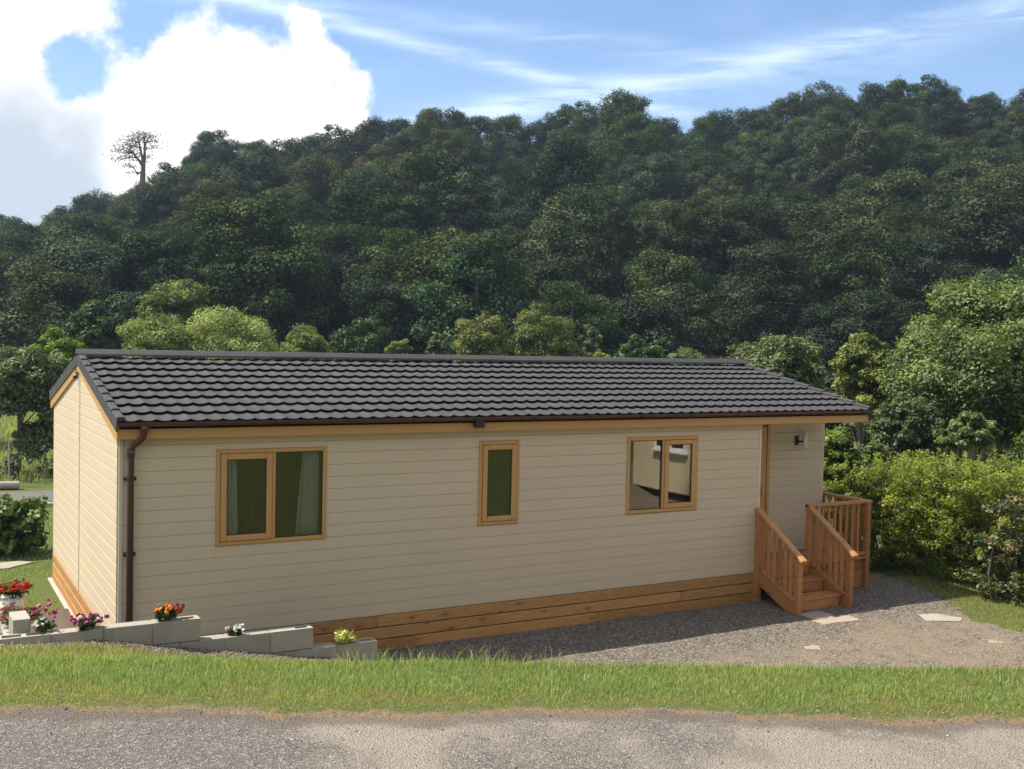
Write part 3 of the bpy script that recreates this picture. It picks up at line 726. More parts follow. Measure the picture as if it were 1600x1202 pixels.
# wall lamp in the porch
lp = MB().box(10.19, 10.27, YR-.034, YR-.017, 1.74, 1.88, .006).tube([(10.24, YR-.034, 1.80), (10.24, YR-.09, 1.80), (10.31, YR-.10, 1.80)], .014, 8).build('wall_lamp', 'dark_plastic', lodge)
MB().tube([(10.33, YR-.10, 1.71), (10.33, YR-.10, 1.945)], .036, 16).build('lamp_shade', 'lamp_glass', lp, smooth=True)
MB().tube([(10.33, YR-.10, 1.946), (10.33, YR-.10, 1.960)], .040, 16).tube([(10.33, YR-.10, 1.695), (10.33, YR-.10, 1.709)], .040, 16).build('lamp_cap', 'lamp_metal', lp)
MB().tube([(-.03, BT+.16, ZR-.30), (-.075, BT+.16, ZR-.32)], .03, 10).box(-.05, -.02, BT+.13, BT+.19, ZR-.27, ZR-.20, .004).build('gable_fitting', 'dark_plastic', lodge)
# timber skirting: three rows of boards, each board its own piece
sk = MB().box(.02, L1-.02, .0, .04, -.60, -.004).box(.02, .06, .04, WD, -.60, -.004).build('skirting', 'interior_dark', lodge)  # backing coloured near black so the gaps between boards read as shade
def skirt_rows(mp, lo, hi, flip, joints):
    for i in range(4):
        z1 = -.008-i*.142; z0 = z1-.132
        cuts = [lo]+joints[i % len(joints)]+[hi]
        for a, b in zip(cuts[:-1], cuts[1:]):
            vs = []
            for aa in (a+.0015, b-.0015):
                for d, z in ((0.0, z0), (.016, z0+.001), (.023, z0+.007), (.023, z1-.007), (.016, z1-.001), (0.0, z1)): vs.append(mp(aa, d, z))
            n = 6; fs = [(k_, (k_+1) % n, n+(k_+1) % n, n+k_) for k_ in range(n)]+[tuple(range(n))[::-1], tuple(range(n, 2*n))]
            if flip: fs = [f[::-1] for f in fs]
            MB().add(vs, fs).build('skirt_board', 'skirt_timber', sk)
skirt_rows(front(-.001), .0, L1, False, [[2.9, 6.3], [1.6, 4.5, 7.4], [3.4, 6.0], [2.2, 5.2]])
skirt_rows(gable(.001), .0, WD, True, [[2.4], [1.1, 3.8], [2.9], [1.9]])
MB().box(-.075, 8.8, .045, 5.5, -.60, -.395, .01).build('concrete_base', 'concrete', lodge)

# curtains
def curtain(x0, x1, y, z0, z1, label, taper):
    nx, nz = 36, 6; V = []
    for j in range(nz+1):
        f = j/nz
        for i in range(nx+1):
            u = i/nx; wdt = (x1-x0)*(1+taper*(1-f))
            xx = (x1-wdt*(1-u)) if x1 > 1.9 else (x0+wdt*u)
            V.append((xx, y+.022*math.sin(u*22+j*.3)*(.8+.2*math.sin(5*u)), z0+(z1-z0)*f))
    F = [(j*(nx+1)+i, j*(nx+1)+i+1, (j+1)*(nx+1)+i+1, (j+1)*(nx+1)+i) for j in range(nz) for i in range(nx)]
    me = npmesh('curtain', V, F, smooth=True); o = link('curtain', me, 'curtain', label=label, category='curtain')
    md = o.modifiers.new('thick', 'SOLIDIFY'); md.thickness = .003
    o['group'] = 'curtains behind the wide two pane window'; return o
curtain(1.085, 1.245, .098, .93, 2.05, 'pale curtain drawn back to the opening sash side of the two pane window', .18)
curtain(2.02, 2.19, .098, .93, 2.05, 'pale curtain gathered beside the fixed pane of the two pane window, flared below', .55)

# ------------------------------------------------------------------ porch deck with steps
G = -.42
deck = thing('porch_steps', 'reddish timber porch deck with two steps, handrails and balusters at the lodge entrance', 'porch steps', (9.25, -.4, G))
deck_o = np.array([9.25, -.4, G])
def dk(mb, name, mat='deck_timber', parent=None):
    mb.v = [tuple(np.array(v)-deck_o) for v in mb.v]; return mb.build(name, mat, parent or deck)
DZ = .075
XA, XB, XC = 8.77, 9.76, 10.98                        # left rail, right rail, far corner
# deck boards
yb = -.10
while yb < YR-.09:
    dk(MB().box(XA+.02, XC, yb, yb+.115, DZ-.028, DZ, .003), 'deck_board'); yb += .121
yb = YR+.02
while yb < 1.9:
    dk(MB().box(L2+.02, XC, yb, yb+.115, DZ-.028, DZ, .003), 'deck_board'); yb += .121
dk(MB().box(XA+.045, XB-.045, -.128, -.105, -.085, DZ-.001, .003), 'riser')
for i, (y0, z1) in enumerate(((-.42, -.09), (-.74, -.255))):
    for q in range(2): dk(MB().box(XA+.03, XB-.03, y0-.012+q*.152, y0+.136+q*.152, z1-.03, z1, .004), 'tread')
    dk(MB().box(XA+.045, XB-.045, y0+.004, y0+.026, G-.01 if i else -.252, z1-.032, .003), 'riser')
# stringers at both sides
for X in (XA, XB):
    dk(MB().beam((X, -.06, -.03), (X, -.86, -.40), .035, .20), 'stringer')
def post(x, y, z0, z1, s=.082): dk(MB().box(x-s/2, x+s/2, y-s/2, y+s/2, z0, z1, .004), 'post')
for X in (XA, XB): post(X, -.06, G-.02, .90); post(X, -.87, G-.02, .345)
post(XC, -.06, G-.02, .90); post(XC, 1.85, G-.02, .90)
for X in (XA, XB):
    p0 = np.array([X, -.02, .935]); p1 = np.array([X, -.97, .325]); dk(MB().beam(p0, p1, .10, .045, .006), 'handrail', 'rail_timber')
    dk(MB().beam((X, -.10, .06), (X, -.84, -.30), .05, .07, .004), 'bottom_rail')
    for q in range(6):
        y = -.16-q*.112; zt = .935+(y+.02)*(.61/.95)-.03; zb_ = .06+(y+.10)*(.36/.74)-.03
        dk(MB().box(X-.019, X+.019, y-.019, y+.019, zb_, zt, .003), 'baluster')
dk(MB().box(XB-.05, XC+.06, -.11, -.01, .901, .945, .006), 'handrail')
dk(MB().box(XC-.05, XC+.05, -.008, 1.95, .901, .945, .006), 'handrail')
dk(MB().box(XB+.043, XC-.043, -.085, -.035, .10, .15, .004), 'bottom_rail')
for q in range(8):
    x = XB+.14+q*.125; dk(MB().box(x-.019, x+.019, -.079, -.041, .02, .90, .003), 'baluster')
for q in range(13):
    y = .07+q*.13; dk(MB().box(XC-.019, XC+.019, y-.019, y+.019, .02, .90, .003), 'baluster')
for q in range(3):
    dk(MB().box(XB+.043, XC-.043, -.030, -.008, .035-.148*(q+1), .035-.148*q-.005, .003), 'skirt_board')
    dk(MB().box(XC-.06, XC-.03, -.018, 1.8, .035-.148*(q+1), .035-.148*q-.005, .003), 'skirt_board')

# ------------------------------------------------------------------ block wall
wall = thing('block_wall', 'low stepped wall of hollow grey concrete blocks in front of the lodge corner', 'block wall', (-.95, -1.0, .1))
wo_ = np.array([-.95, -1.0, .1])
def lattice(xc, yc, z0, z1, holes):
    vs = []; fs = []; nx, ny = len(xc), len(yc)
    for z in (z0, z1):
        for x in xc:
            for y in yc: vs.append((x, y, z))
    idx = lambda i, j, t: t*nx*ny+i*ny+j
    solid = lambda i, j: 0 <= i < nx-1 and 0 <= j < ny-1 and (i, j) not in holes
    for i in range(nx-1):
        for j in range(ny-1):
            if not solid(i, j): continue
            fs.append((idx(i,j,1), idx(i+1,j,1), idx(i+1,j+1,1), idx(i,j+1,1))); fs.append((idx(i,j,0), idx(i,j+1,0), idx(i+1,j+1,0), idx(i+1,j,0)))
            if not solid(i-1, j): fs.append((idx(i,j,0), idx(i,j,1), idx(i,j+1,1), idx(i,j+1,0)))
            if not solid(i+1, j): fs.append((idx(i+1,j,0), idx(i+1,j+1,0), idx(i+1,j+1,1), idx(i+1,j,1)))
            if not solid(i, j-1): fs.append((idx(i,j,0), idx(i+1,j,0), idx(i+1,j,1), idx(i,j,1)))
            if not solid(i, j+1): fs.append((idx(i,j+1,0), idx(i,j+1,1), idx(i+1,j+1,1), idx(i+1,j+1,0)))
    return vs, fs
BD = .15
hollow = lattice([0, .035, .20, .24, .405, .44], [0, .032, BD-.032, BD], 0, .212, {(1, 1), (3, 1)})
onehole = lattice([0, .24, .27, .40, .44], [0, .035, BD-.035, BD], 0, .212, {(2, 1)})
solidb = MB().box(0, .44, 0, BD, 0, .212, .004)
bm_h = MB().add(*hollow).mesh('concrete_block'); bm_o = MB().add(*onehole).mesh('concrete_block'); bm_s = solidb.mesh('concrete_block')
for me in (bm_h, bm_o, bm_s): me.materials.append(MATS['concrete'])
YW = -1.03
def blk(me, x, y, z, rz=0.0, rx=0.0):
    o = bpy.data.objects.new('concrete_block', me); COL.objects.link(o); o.parent = wall
    o.location = tuple(np.array([x, y, z])-wo_+np.array([0, rng.uniform(-.003, .003), 0])); o.rotation_euler = (rx, 0, rz+rng.uniform(-.006, .006)); return o
def course(xe, z, n, holes):
    mm = MB()
    for i in range(n):
        x = xe-.44-i*.452
        blk({0: bm_s, 1: bm_o, 2: bm_h}[holes.get(i, 0)], x, YW, z)
        mm.box(x+.442, x+.450, YW+.006, YW+BD-.006, z+.002, z+.207)
    mm.v = [tuple(np.array(v)-wo_) for v in mm.v]; mm.build('mortar', 'mortar', wall)
Z1 = .455-.212
course(.60, Z1, 4, {0: 1, 3: 2})
course(1.76, Z1-.222, 6, {0: 1})
course(2.48, Z1-.444, 8, {0: 1})
# return of the wall running back past the gable
for i, (y, h) in enumerate(((-.86, .46), (-.64, .44))):
    blk(bm_s, -.855, y+.0, h-.22+.0, R_(90)) if False else None
up_me = MB().box(0, .15, 0, .205, 0, .44, .005).mesh('concrete_block'); up_me.materials.append(MATS['concrete'])
blk(up_me, -1.06, -.865, .14); blk(up_me, -1.06, -.645, .12)
for i in range(6):
    blk(bm_h if i == 5 else bm_s, -.91, -.41+i*.452, -.02-.01*i, R_(90))
    blk(bm_s, -.91, -.41+i*.452, -.242-.01*i, R_(90))

# ------------------------------------------------------------------ leaves, flowers
def leaf_cloud(P, Nrm, size, asp=.55, jitter=.35, r=rng, fold=.0):
    """P leaf centres, Nrm outward directions -> verts, quads"""
    n = len(P); nr_ = Nrm+r.normal(0, jitter, (n, 3)); nr_ /= np.linalg.norm(nr_, axis=1, keepdims=True)+1e-9
    a = np.cross(nr_, r.normal(0, 1, (n, 3))); a /= np.linalg.norm(a, axis=1, keepdims=True)+1e-9
    b = np.cross(nr_, a); s_ = (size*r.uniform(.65, 1.35, n))[:, None]
    V = np.stack([P-a*s_*.5, P-b*s_*.5*asp+a*s_*.05, P+a*s_*.5, P+b*s_*.5*asp+a*s_*.05], 1)
    V[:, 0] -= nr_*s_*fold; V[:, 2] -= nr_*s_*fold
    return V.reshape(-1, 3), np.arange(4*n).reshape(n, 4)
def unit(n, r=rng):
    d = r.normal(0, 1, (n, 3)); return d/np.linalg.norm(d, axis=1, keepdims=True)
def crown_pts(r, rx, ry, rz, ncl, crad, nleaf, flat=.55, inner=.25, lobes=0, boxy=0, loose=1.0, deep=0):
    """clusters spread over an ellipsoid; leaves over each cluster's shell. centre at origin"""
    d = unit(ncl, r); d[:, 2] = np.where(d[:, 2] < -flat, -flat*r.uniform(0, 1, ncl), d[:, 2])
    rad = np.where(r.uniform(0, 1, ncl) < inner, r.uniform(.25, .65, ncl), r.uniform(.72, 1.0, ncl))
    if lobes:
        ld_ = unit(lobes, r); w_ = np.max(d@ld_.T, axis=1); rad = rad*((.66+.40*np.clip(w_, 0, 1)**3) if deep else (.72+.38*np.clip(w_, 0, 1)**2))
    if boxy: d = d/np.max(np.abs(d), axis=1, keepdims=True)**boxy
    C = d*rad[:, None]*np.array([rx-crad*.6, ry-crad*.6, rz-crad*.6])
    cr = crad*r.uniform(.6, 1.25, ncl)
    ci = r.choice(ncl, nleaf, p=cr**2/np.sum(cr**2)); dd = unit(nleaf, r); dd[:, 2] = dd[:, 2]*.8+.15
    rr = cr[ci]*(r.uniform(.30, 1.12, nleaf)**.8 if loose > .5 else r.uniform(.62, 1.05, nleaf))
    rr = rr*np.where(r.uniform(0, 1, nleaf) < .07, 1.15+.2*loose, 1)*(1+loose*.28*np.sin(dd[:, 0]*5+ci)*np.sin(dd[:, 1]*6+ci*2.0)*np.sin(dd[:, 2]*5+ci*.7)*2)
    P = C[ci]+dd*rr[:, None]*np.array([1, 1, .85])
    out = dd*.7+np.array([0, 0, .45])
    tint = np.clip(r.normal(.45, .14 if deep else .2, nleaf)+.26*r.normal(0, 1, ncl)[ci], 0, 1)
    return P, out, tint, C
def crown_mesh(name, r, size, *a, asp=.55, jitter=.5, fold=.12, **kw):
    P, out, tint, C = crown_pts(r, *a, **kw); V, F = leaf_cloud(P, out, size, asp, jitter, r, fold)
    return V, F, np.repeat(tint, 4), C
def limbs(mb, base, top, C, r0, n, r, org, lvl=5):
    """trunk from base to top and n limbs out to cluster centres C (+org)"""
    base, top = np.array(base, float), np.array(top, float); pts = []
    for i in range(lvl+1):
        f = i/lvl; pts.append(base+(top-base)*f+np.array([r.normal(0, .05)*r0*6*(0 < i), r.normal(0, .05)*r0*6*(0 < i), 0]))
    mb.tube(pts, [r0*(1.25 if i == 0 else 1)*(1-.72*i/lvl) for i in range(lvl+1)], 8)
    sel = r.choice(len(C), min(n, len(C)), replace=False)
    for j in sel:
        e = C[j]+org; f = r.uniform(.35, .9); k_ = min(int(f*lvl), lvl-1); st_ = pts[k_]+(pts[k_+1]-pts[k_])*(f*lvl-k_)
        mid = (st_+e)/2+np.array([r.normal(0, .06), r.normal(0, .06), .10])*np.linalg.norm(e-st_)
        rr = r0*(1-.72*f)*.55; mb.tube([st_, mid, e], [rr, rr*.6, rr*.2], 5)
HILLG = 'broadleaf trees of the wooded hillside'
# -- hill trees: eight shapes, copied
variants = []
HM = ['leaf_hill_a', 'leaf_hill_b', 'leaf_hill_c', 'leaf_hill_d']
for v in range(8):
    r = np.random.default_rng(100+v)
    rx, rz = r.uniform(4.0, 4.9), r.uniform(5.2, 6.0)
    V, F, T, C = crown_mesh('crown', r, r.uniform(.22, .27), rx, rx*r.uniform(.9, 1.1), rz, int(r.uniform(100, 140)), r.uniform(.95, 1.25), 35000, flat=.85, inner=.12, lobes=int(r.uniform(5, 10)), loose=r.uniform(.25, .49), jitter=.28, deep=1)
    V[:, 2] += 5.2
    me = npmesh('crown', V, F, {'tint': T}); me.materials.append(MATS['leaf_hill_a'])
    tm = MB(); limbs(tm, (0, 0, -1.5), (r.normal(0, .3), r.normal(0, .3), 8.2), C, .24, 12, r, np.array([0, 0, 5.2])); tme_ = tm.mesh('trunk'); tme_.materials.append(MATS['bark'])
    variants.append((me, tme_))
def crown_copy(me, mname, o):
    c = bpy.data.objects.new('crown', me); COL.objects.link(c); c.parent = o
    c.material_slots[0].link = 'OBJECT'; c.material_slots[0].material = MATS[mname]; return c
hill_n = 0; HT = []
SHAPES = ['broad', 'domed', 'full', 'rounded', 'lumpy', 'spreading', 'billowing', 'compact']
def hill_tree(px, t, dz=0.0, scl=1.0, sz=1.0, v=None, mname=None, label=None, ground=None, grp=HILLG):
    global hill_n
    s = (px-CPX)/FPX*t; x, y = xy(t, s); z = float(H(x, y)) if ground is None else ground
    v = int(rng.integers(0, len(variants))) if v is None else v
    mm, tmesh = variants[v]; mname = mname or str(rng.choice(HM, p=[.44, .30, .23, .03]))
    tone = {'leaf_hill_a': 'dark green', 'leaf_hill_b': 'olive green', 'leaf_hill_c': 'blue green', 'leaf_hill_d': 'brownish'}[mname]
    where = 'on the skyline' if t > 144 else ('high uphill' if t > 118 else ('halfway uphill' if t > 95 else 'at the hill foot'))
    side = 'left of the picture edge' if px < 0 else 'right of the picture edge' if px > 1600 else 'over ' + ['the lane', 'the left gable slope', 'the gable peak', 'the downpipe', 'the wide window', 'the wall beside the wide window', 'the wall before the narrow window', 'the narrow window', 'the wall past the narrow window', 'the mirroring window', 'the ridge end', 'the porch lamp', 'the roof end', 'the hedge', 'the glossy shrub'][int(np.searchsorted([60, 105, 165, 300, 480, 600, 720, 830, 950, 1090, 1190, 1290, 1380, 1490], px))]
    o = thing('broadleaf_tree', label or f'{"tall " if scl*sz > 1.0 else "small " if scl*sz < .8 else ""}{tone} {SHAPES[v]} tree {where}, {side}', 'tree', (x, y, z+dz), rng.uniform(0, 6.28), grp)
    o.scale = (scl, scl, scl*sz)
    crown_copy(mm, mname, o)
    tk = bpy.data.objects.new('trunk', tmesh); COL.objects.link(tk); tk.parent = o
    hill_n += 1; o['label'] = o['label'].replace('  ', ' '); HT.append((px, o)); return o
rowsT = [(68, 6.6), (74, 6.6), (80, 6.6), (87, 6.8), (94, 6.9), (101, 7.0), (109, 7.1), (117, 7.2), (125, 7.3), (133, 7.4), (141, 7.4)]
for i, (t, sp) in enumerate(rowsT):
    hw = .545*t+5; n = int(2*hw/sp)
    for j in range(n+1):
        s = -hw+sp*(j+(.5 if i % 2 else 0))+rng.normal(0, .9); tt = t+rng.normal(0, 1.6)
        px = CPX+FPX*s/tt
        hill_tree(px, tt, dz=rng.uniform(-1.2, 1.2), scl=float(rng.choice([.76, .84, .92, .98, 1.02] if tt > 118 or px < 330 else [.74, .85, .95, 1.05, 1.20]))*rng.uniform(.94, 1.04), sz=rng.uniform(.82, 1.0))
px = -120.0
while px < 1740:
    t = TC+rng.uniform(-2, 2); sc_ = rng.uniform(.80, 1.08)
    zt = CAM[2]+(horizon(px)-np.interp(px, SKX, SKY)-rng.uniform(-4, 4))/FPX*t
    s = (px-CPX)/FPX*t; x, y = xy(t, s)
    hill_tree(px, t, scl=sc_, ground=zt-11.2*sc_)
    px += 46*sc_+rng.uniform(-6, 6)
def sky_tree(px, ytop, wpx, t, v, mname, label):
    sc_ = wpx/FPX*t/9.4; zt = CAM[2]+(horizon(px)-ytop)/FPX*t
    return hill_tree(px, t, scl=sc_, ground=zt-11.4*sc_, v=v, mname=mname, label=label, grp=None)
sky_tree(958, 143, 150, 145, 2, 'leaf_hill_a', 'large domed green tree standing highest in the middle of the skyline')
sky_tree(328, 194, 92, 146, 3, 'leaf_hill_c', 'rounded dark tree on the left skyline just right of the bare pine')
# bare pine on the left skyline
r = np.random.default_rng(5)
bp = at(222, 272, 140); pine = thing('pine_tree', 'sparse wind shaped pine with bare limbs against the cloud on the skyline', 'tree', tuple(bp-np.array([0, 0, 6.0])))
pm_ = MB(); k_ = 140/FPX
def q(px, py, d=0.0): return (at(px, py, 140+d)-(bp-np.array([0, 0, 6.0])))
tips = []
pm_.tube([q(222, 330), q(223, 275), q(224, 262), q(226, 245), q(226, 222)], [.42, .36, .28, .20, .10], 8)
for pl, w0 in (([(224, 262), (218, 252), (212, 245), (208, 238), (200, 233)], .30), ([(224, 262), (222, 245), (219, 232), (217, 222), (214, 215)], .28), ([(226, 230), (229, 222), (233, 215)], .18),
               ([(212, 246), (204, 246), (196, 247), (188, 250)], .16), ([(208, 239), (200, 238), (192, 240)], .14), ([(219, 232), (212, 229), (203, 228), (198, 225)], .15), ([(217, 223), (210, 220), (204, 221)], .13),
               ([(226, 224), (232, 222), (239, 221)], .14), ([(226, 234), (234, 232), (244, 231)], .10), ([(214, 216), (218, 210), (224, 209)], .14), ([(214, 216), (209, 214)], .1), ([(214, 271), (208, 261), (202, 260)], .14),
               ([(226, 222), (224, 214), (228, 210)], .14), ([(233, 215), (236, 213)], .1), ([(224, 268), (214, 272)], .2), ([(226, 250), (231, 247)], .08), ([(200, 233), (193, 231), (189, 236)], .1)):
    dd = r.uniform(-1.5, 1.5); pts = [q(a, b, dd*i/len(pl)) for i, (a, b) in enumerate(pl)]
    pm_.tube(pts, [w0*.62*(1-.6*i/len(pts)) for i in range(len(pts))], 6); tips += pts[1:]
pm_.build('trunk', 'bark', pine)
C = np.array(tips); ci = r.integers(0, len(C), 2600); P = C[ci]+r.normal(0, 1, (2600, 3))*np.array([.75, .75, .16])+np.array([0, 0, .10])
V, F = leaf_cloud(P, np.tile([0, 0, 1.0], (2600, 1)), .34, .3, .5, r); link('crown', npmesh('crown', V, F, {'tint': np.repeat(r.uniform(0, 1, 2600), 4)}), 'needle_grey', pine)

# trees whose words would be the same are told apart by their order across the slope
byl = {}
for px, o_ in HT: byl.setdefault(o_['label'], []).append((px, o_))
for lb, lst in byl.items():
    if len(lst) > 1:
        lst.sort(key=lambda q_: q_[0]); nms = {2: ['left', 'right'], 3: ['left', 'middle', 'right']}.get(len(lst))
        if nms:
            for nm_, (px, o_) in zip(nms, lst): o_['label'] = nm_+' one of similar trees: '+lb if len(lb.split()) < 12 else nm_+' '+lb
# -- nearer trees
def near_tree(px, ytop, wpx, t, ybot, mat, label, name='broadleaf_tree', seed=1, leaf=.12, nleaf=26000, ncl=90, cfrac=.20, bark='bark', lobes=7, asp=.55, group=None, extra=None, flat=.6, ground=None):
    r = np.random.default_rng(seed); s = (px-CPX)/FPX*t; x, y = xy(t, s)
    z0 = float(H(x, y)) if ground is None else ground
    ztop = CAM[2]+(horizon(px)-ytop)/FPX*t; zbot = CAM[2]+(horizon(px)-ybot)/FPX*t
    zbot = max(zbot, z0+.15); rx = wpx/FPX*t/2; rz = (ztop-zbot)/2; zc = (ztop+zbot)/2
    o = thing(name, label, 'tree' if 'tree' in name else 'shrub', (x, y, z0), 0, group)
    V, F, T, C = crown_mesh('crown', r, leaf*.85, rx, rx*.95, rz, int(ncl*1.9), min(rx, rz)*cfrac*1.12, nleaf, flat=flat, inner=.18, lobes=lobes, asp=asp, loose=.42, jitter=.32, deep=1)
    if extra is not None:
        for (ex, ez, er, n2) in extra:      # extra hanging or standing clumps (metres, from crown centre)
            d = unit(n2, r); P = np.array([ex*RH[0], ex*RH[1], ez])+d*er*r.uniform(.3, 1.05, (n2, 1))
            V2, F2 = leaf_cloud(P, d+np.array([0, 0, .4]), leaf, asp, .5, r, .12); F = np.concatenate([F, F2+len(V)]); V = np.concatenate([V, V2]); T = np.concatenate([T, np.repeat(np.clip(r.normal(.45, .2, n2), 0, 1), 4)])
            C = np.concatenate([C, [[ex*RH[0], ex*RH[1], ez]]])
    V[:, 2] += zc-z0
    link('crown', npmesh('crown', V, F, {'tint': T}), mat, o)
    mb_ = MB(); r0 = max(.05, rx*.045); limbs(mb_, (0, 0, -.3), (r.normal(0, .1), r.normal(0, .1), zc-z0+rz*.5), C, r0, 26, r, np.array([0, 0, zc-z0])); mb_.build('trunk', bark, o)
    return o
near_tree(28, 522, 165, 28, 690, 'leaf_mid', 'grey green ash tree with drooping boughs beside the gable end', seed=11, leaf=.13, nleaf=30000, ncl=70, cfrac=.22,
          extra=[(.62, -1.25, .42, 1500), (.30, -1.3, .40, 1200), (1.0, -.7, .45, 1500), (-.9, -.6, .5, 1300), (.45, -1.62, .26, 600)])
near_tree(148, 470, 105, 45, 575, 'leaf_dark', 'dark green rounded tree just behind the left end of the roof ridge', seed=12, leaf=.17, nleaf=18000, ncl=60)
near_tree(95, 512, 110, 40, 600, 'leaf_fresh', 'low mid green tree between the drooping ash and the dark round tree', seed=13, leaf=.15, nleaf=12000, ncl=50)
near_tree(268, 428, 150, 62, 560, 'leaf_fresh', 'fresh green tree showing above the yellow green dome tree', seed=14, leaf=.20, nleaf=20000, ncl=60)
near_tree(250, 468, 140, 42, 620, 'leaf_bright', 'left half of the twin yellow green domes behind the roof', seed=15, leaf=.12, nleaf=24000, ncl=70, lobes=4)
near_tree(372, 460, 175, 43, 620, 'leaf_bright', 'right half of the twin yellow green domes behind the roof', seed=16, leaf=.12, nleaf=28000, ncl=80, lobes=4)
near_tree(478, 500, 95, 48, 600, 'leaf_olive', 'muted olive tree at the right flank of the yellow green domes', seed=17, leaf=.15, nleaf=13000, ncl=50)
near_tree(560, 492, 100, 55, 600, 'leaf_dark', 'dark bushy tree over the roof ridge left of the middle window', seed=18, leaf=.18, nleaf=12000, ncl=46, lobes=9)
near_tree(622, 520, 60, 52, 600, 'leaf_mid', 'small grey green tree low behind the ridge above the dark outlet box', seed=31, leaf=.17, nleaf=7000, ncl=30)
near_tree(682, 515, 50, 50, 600, 'leaf_mid', 'pale grey green bushy top left of the olive pair behind the ridge', seed=19, leaf=.15, nleaf=7000, ncl=34)
near_tree(752, 474, 105, 48, 610, 'leaf_olive', 'bright olive tree, left one of the pair behind the ridge', seed=20, leaf=.14, nleaf=17000, ncl=56, lobes=10)
near_tree(850, 464, 120, 50, 610, 'leaf_olive', 'duller olive tree, right one of the pair behind the ridge', seed=21, leaf=.14, nleaf=18000, ncl=60, lobes=10)
near_tree(924, 492, 50, 54, 600, 'leaf_mid', 'narrow grey green tree right of the olive pair', seed=22, leaf=.16, nleaf=7000, ncl=30)
near_tree(940, 545, 36, 40, 600, 'leaf_bright', 'tiny yellow green tree tip peeping over the ridge', seed=23, leaf=.11, nleaf=4000, ncl=20)
near_tree(995, 524, 85, 50, 600, 'leaf_dark', 'low dark grey green tree above the window with the caravan reflection', seed=24, leaf=.17, nleaf=9000, ncl=40)
near_tree(1075, 535, 80, 46, 610, 'leaf_mid', 'low shadowy tree over the ridge left of the pale tree', seed=32, leaf=.15, nleaf=9000, ncl=40)
near_tree(1205, 508, 180, 24, 660, 'leaf_mid', 'pale grey green leafy tree right behind the ridge end', seed=25, leaf=.11, nleaf=26000, ncl=80, lobes=9)
near_tree(1348, 505, 120, 27, 690, 'leaf_olive', 'olive brown leafy tree between the pale tree and the big right tree', seed=26, leaf=.12, nleaf=22000, ncl=70, lobes=9)
near_tree(1560, 426, 350, 25, 740, 'leaf_fresh', 'biggest bright green bushy tree at the right edge of the wood', seed=27, leaf=.105, nleaf=115000, ncl=150, cfrac=.19, lobes=12, flat=.95)
near_tree(1315, 655, 85, 18.8, 790, 'leaf_fresh', 'small bright green tree seen between porch wall and hedge', seed=28, leaf=.085, nleaf=12000, ncl=46)
near_tree(1420, 600, 130, 21.5, 800, 'leaf_mid', 'mid green bushy tree over the left end of the hedge', seed=29, leaf=.10, nleaf=20000, ncl=70, lobes=9)
near_tree(1518, 640, 110, 19, 720, 'leaf_fresh', 'fresh green ivy topped small tree with a pale forked trunk', seed=30, leaf=.09, nleaf=11000, ncl=44, bark='bark_pale', lobes=8)
near_tree(1600, 690, 120, 19.5, 830, 'leaf_mid', 'grey green bush behind the hedge at the right edge', name='bush', seed=33, leaf=.09, nleaf=16000, ncl=56)
near_tree(1700, 600, 200, 22, 830, 'leaf_fresh', 'bushy tree just past the right edge behind the hedge', seed=34, leaf=.12, nleaf=16000, ncl=56)
near_tree(-90, 470, 190, 34, 720, 'leaf_dark', 'dark tree just past the left edge beyond the lane', seed=35, leaf=.16, nleaf=16000, ncl=56)
for i, (px, yt, wp, t, mt, lb) in enumerate([(1290, 558, 150, 31, 'leaf_dark', 'dark thicket shrub deep behind the porch wall corner'), (1400, 610, 150, 32, 'leaf_mid', 'dull green thicket shrub in the gap left of the biggest tree'),
        (1500, 640, 160, 30, 'leaf_dark', 'dark thicket shrub behind the ivy topped tree'), (1600, 650, 160, 29, 'leaf_mid', 'green thicket shrub under the biggest tree at the right edge'), (1690, 650, 160, 30, 'leaf_dark', 'thicket shrub beyond the right picture edge'),
        (1465, 700, 120, 20, 'leaf_dark', 'dark bush filling the gap directly behind the hedge middle'), (1370, 690, 100, 19.5, 'leaf_mid', 'mid green bush directly behind the hedge left end'), (1560, 720, 110, 18.5, 'leaf_fresh', 'leafy bush directly behind the hedge right part')]):
    near_tree(px, yt, wp, t, 860, mt, lb, name='shrub', seed=60+i, leaf=.13 if t > 25 else .09, nleaf=10000, ncl=50, flat=.95)
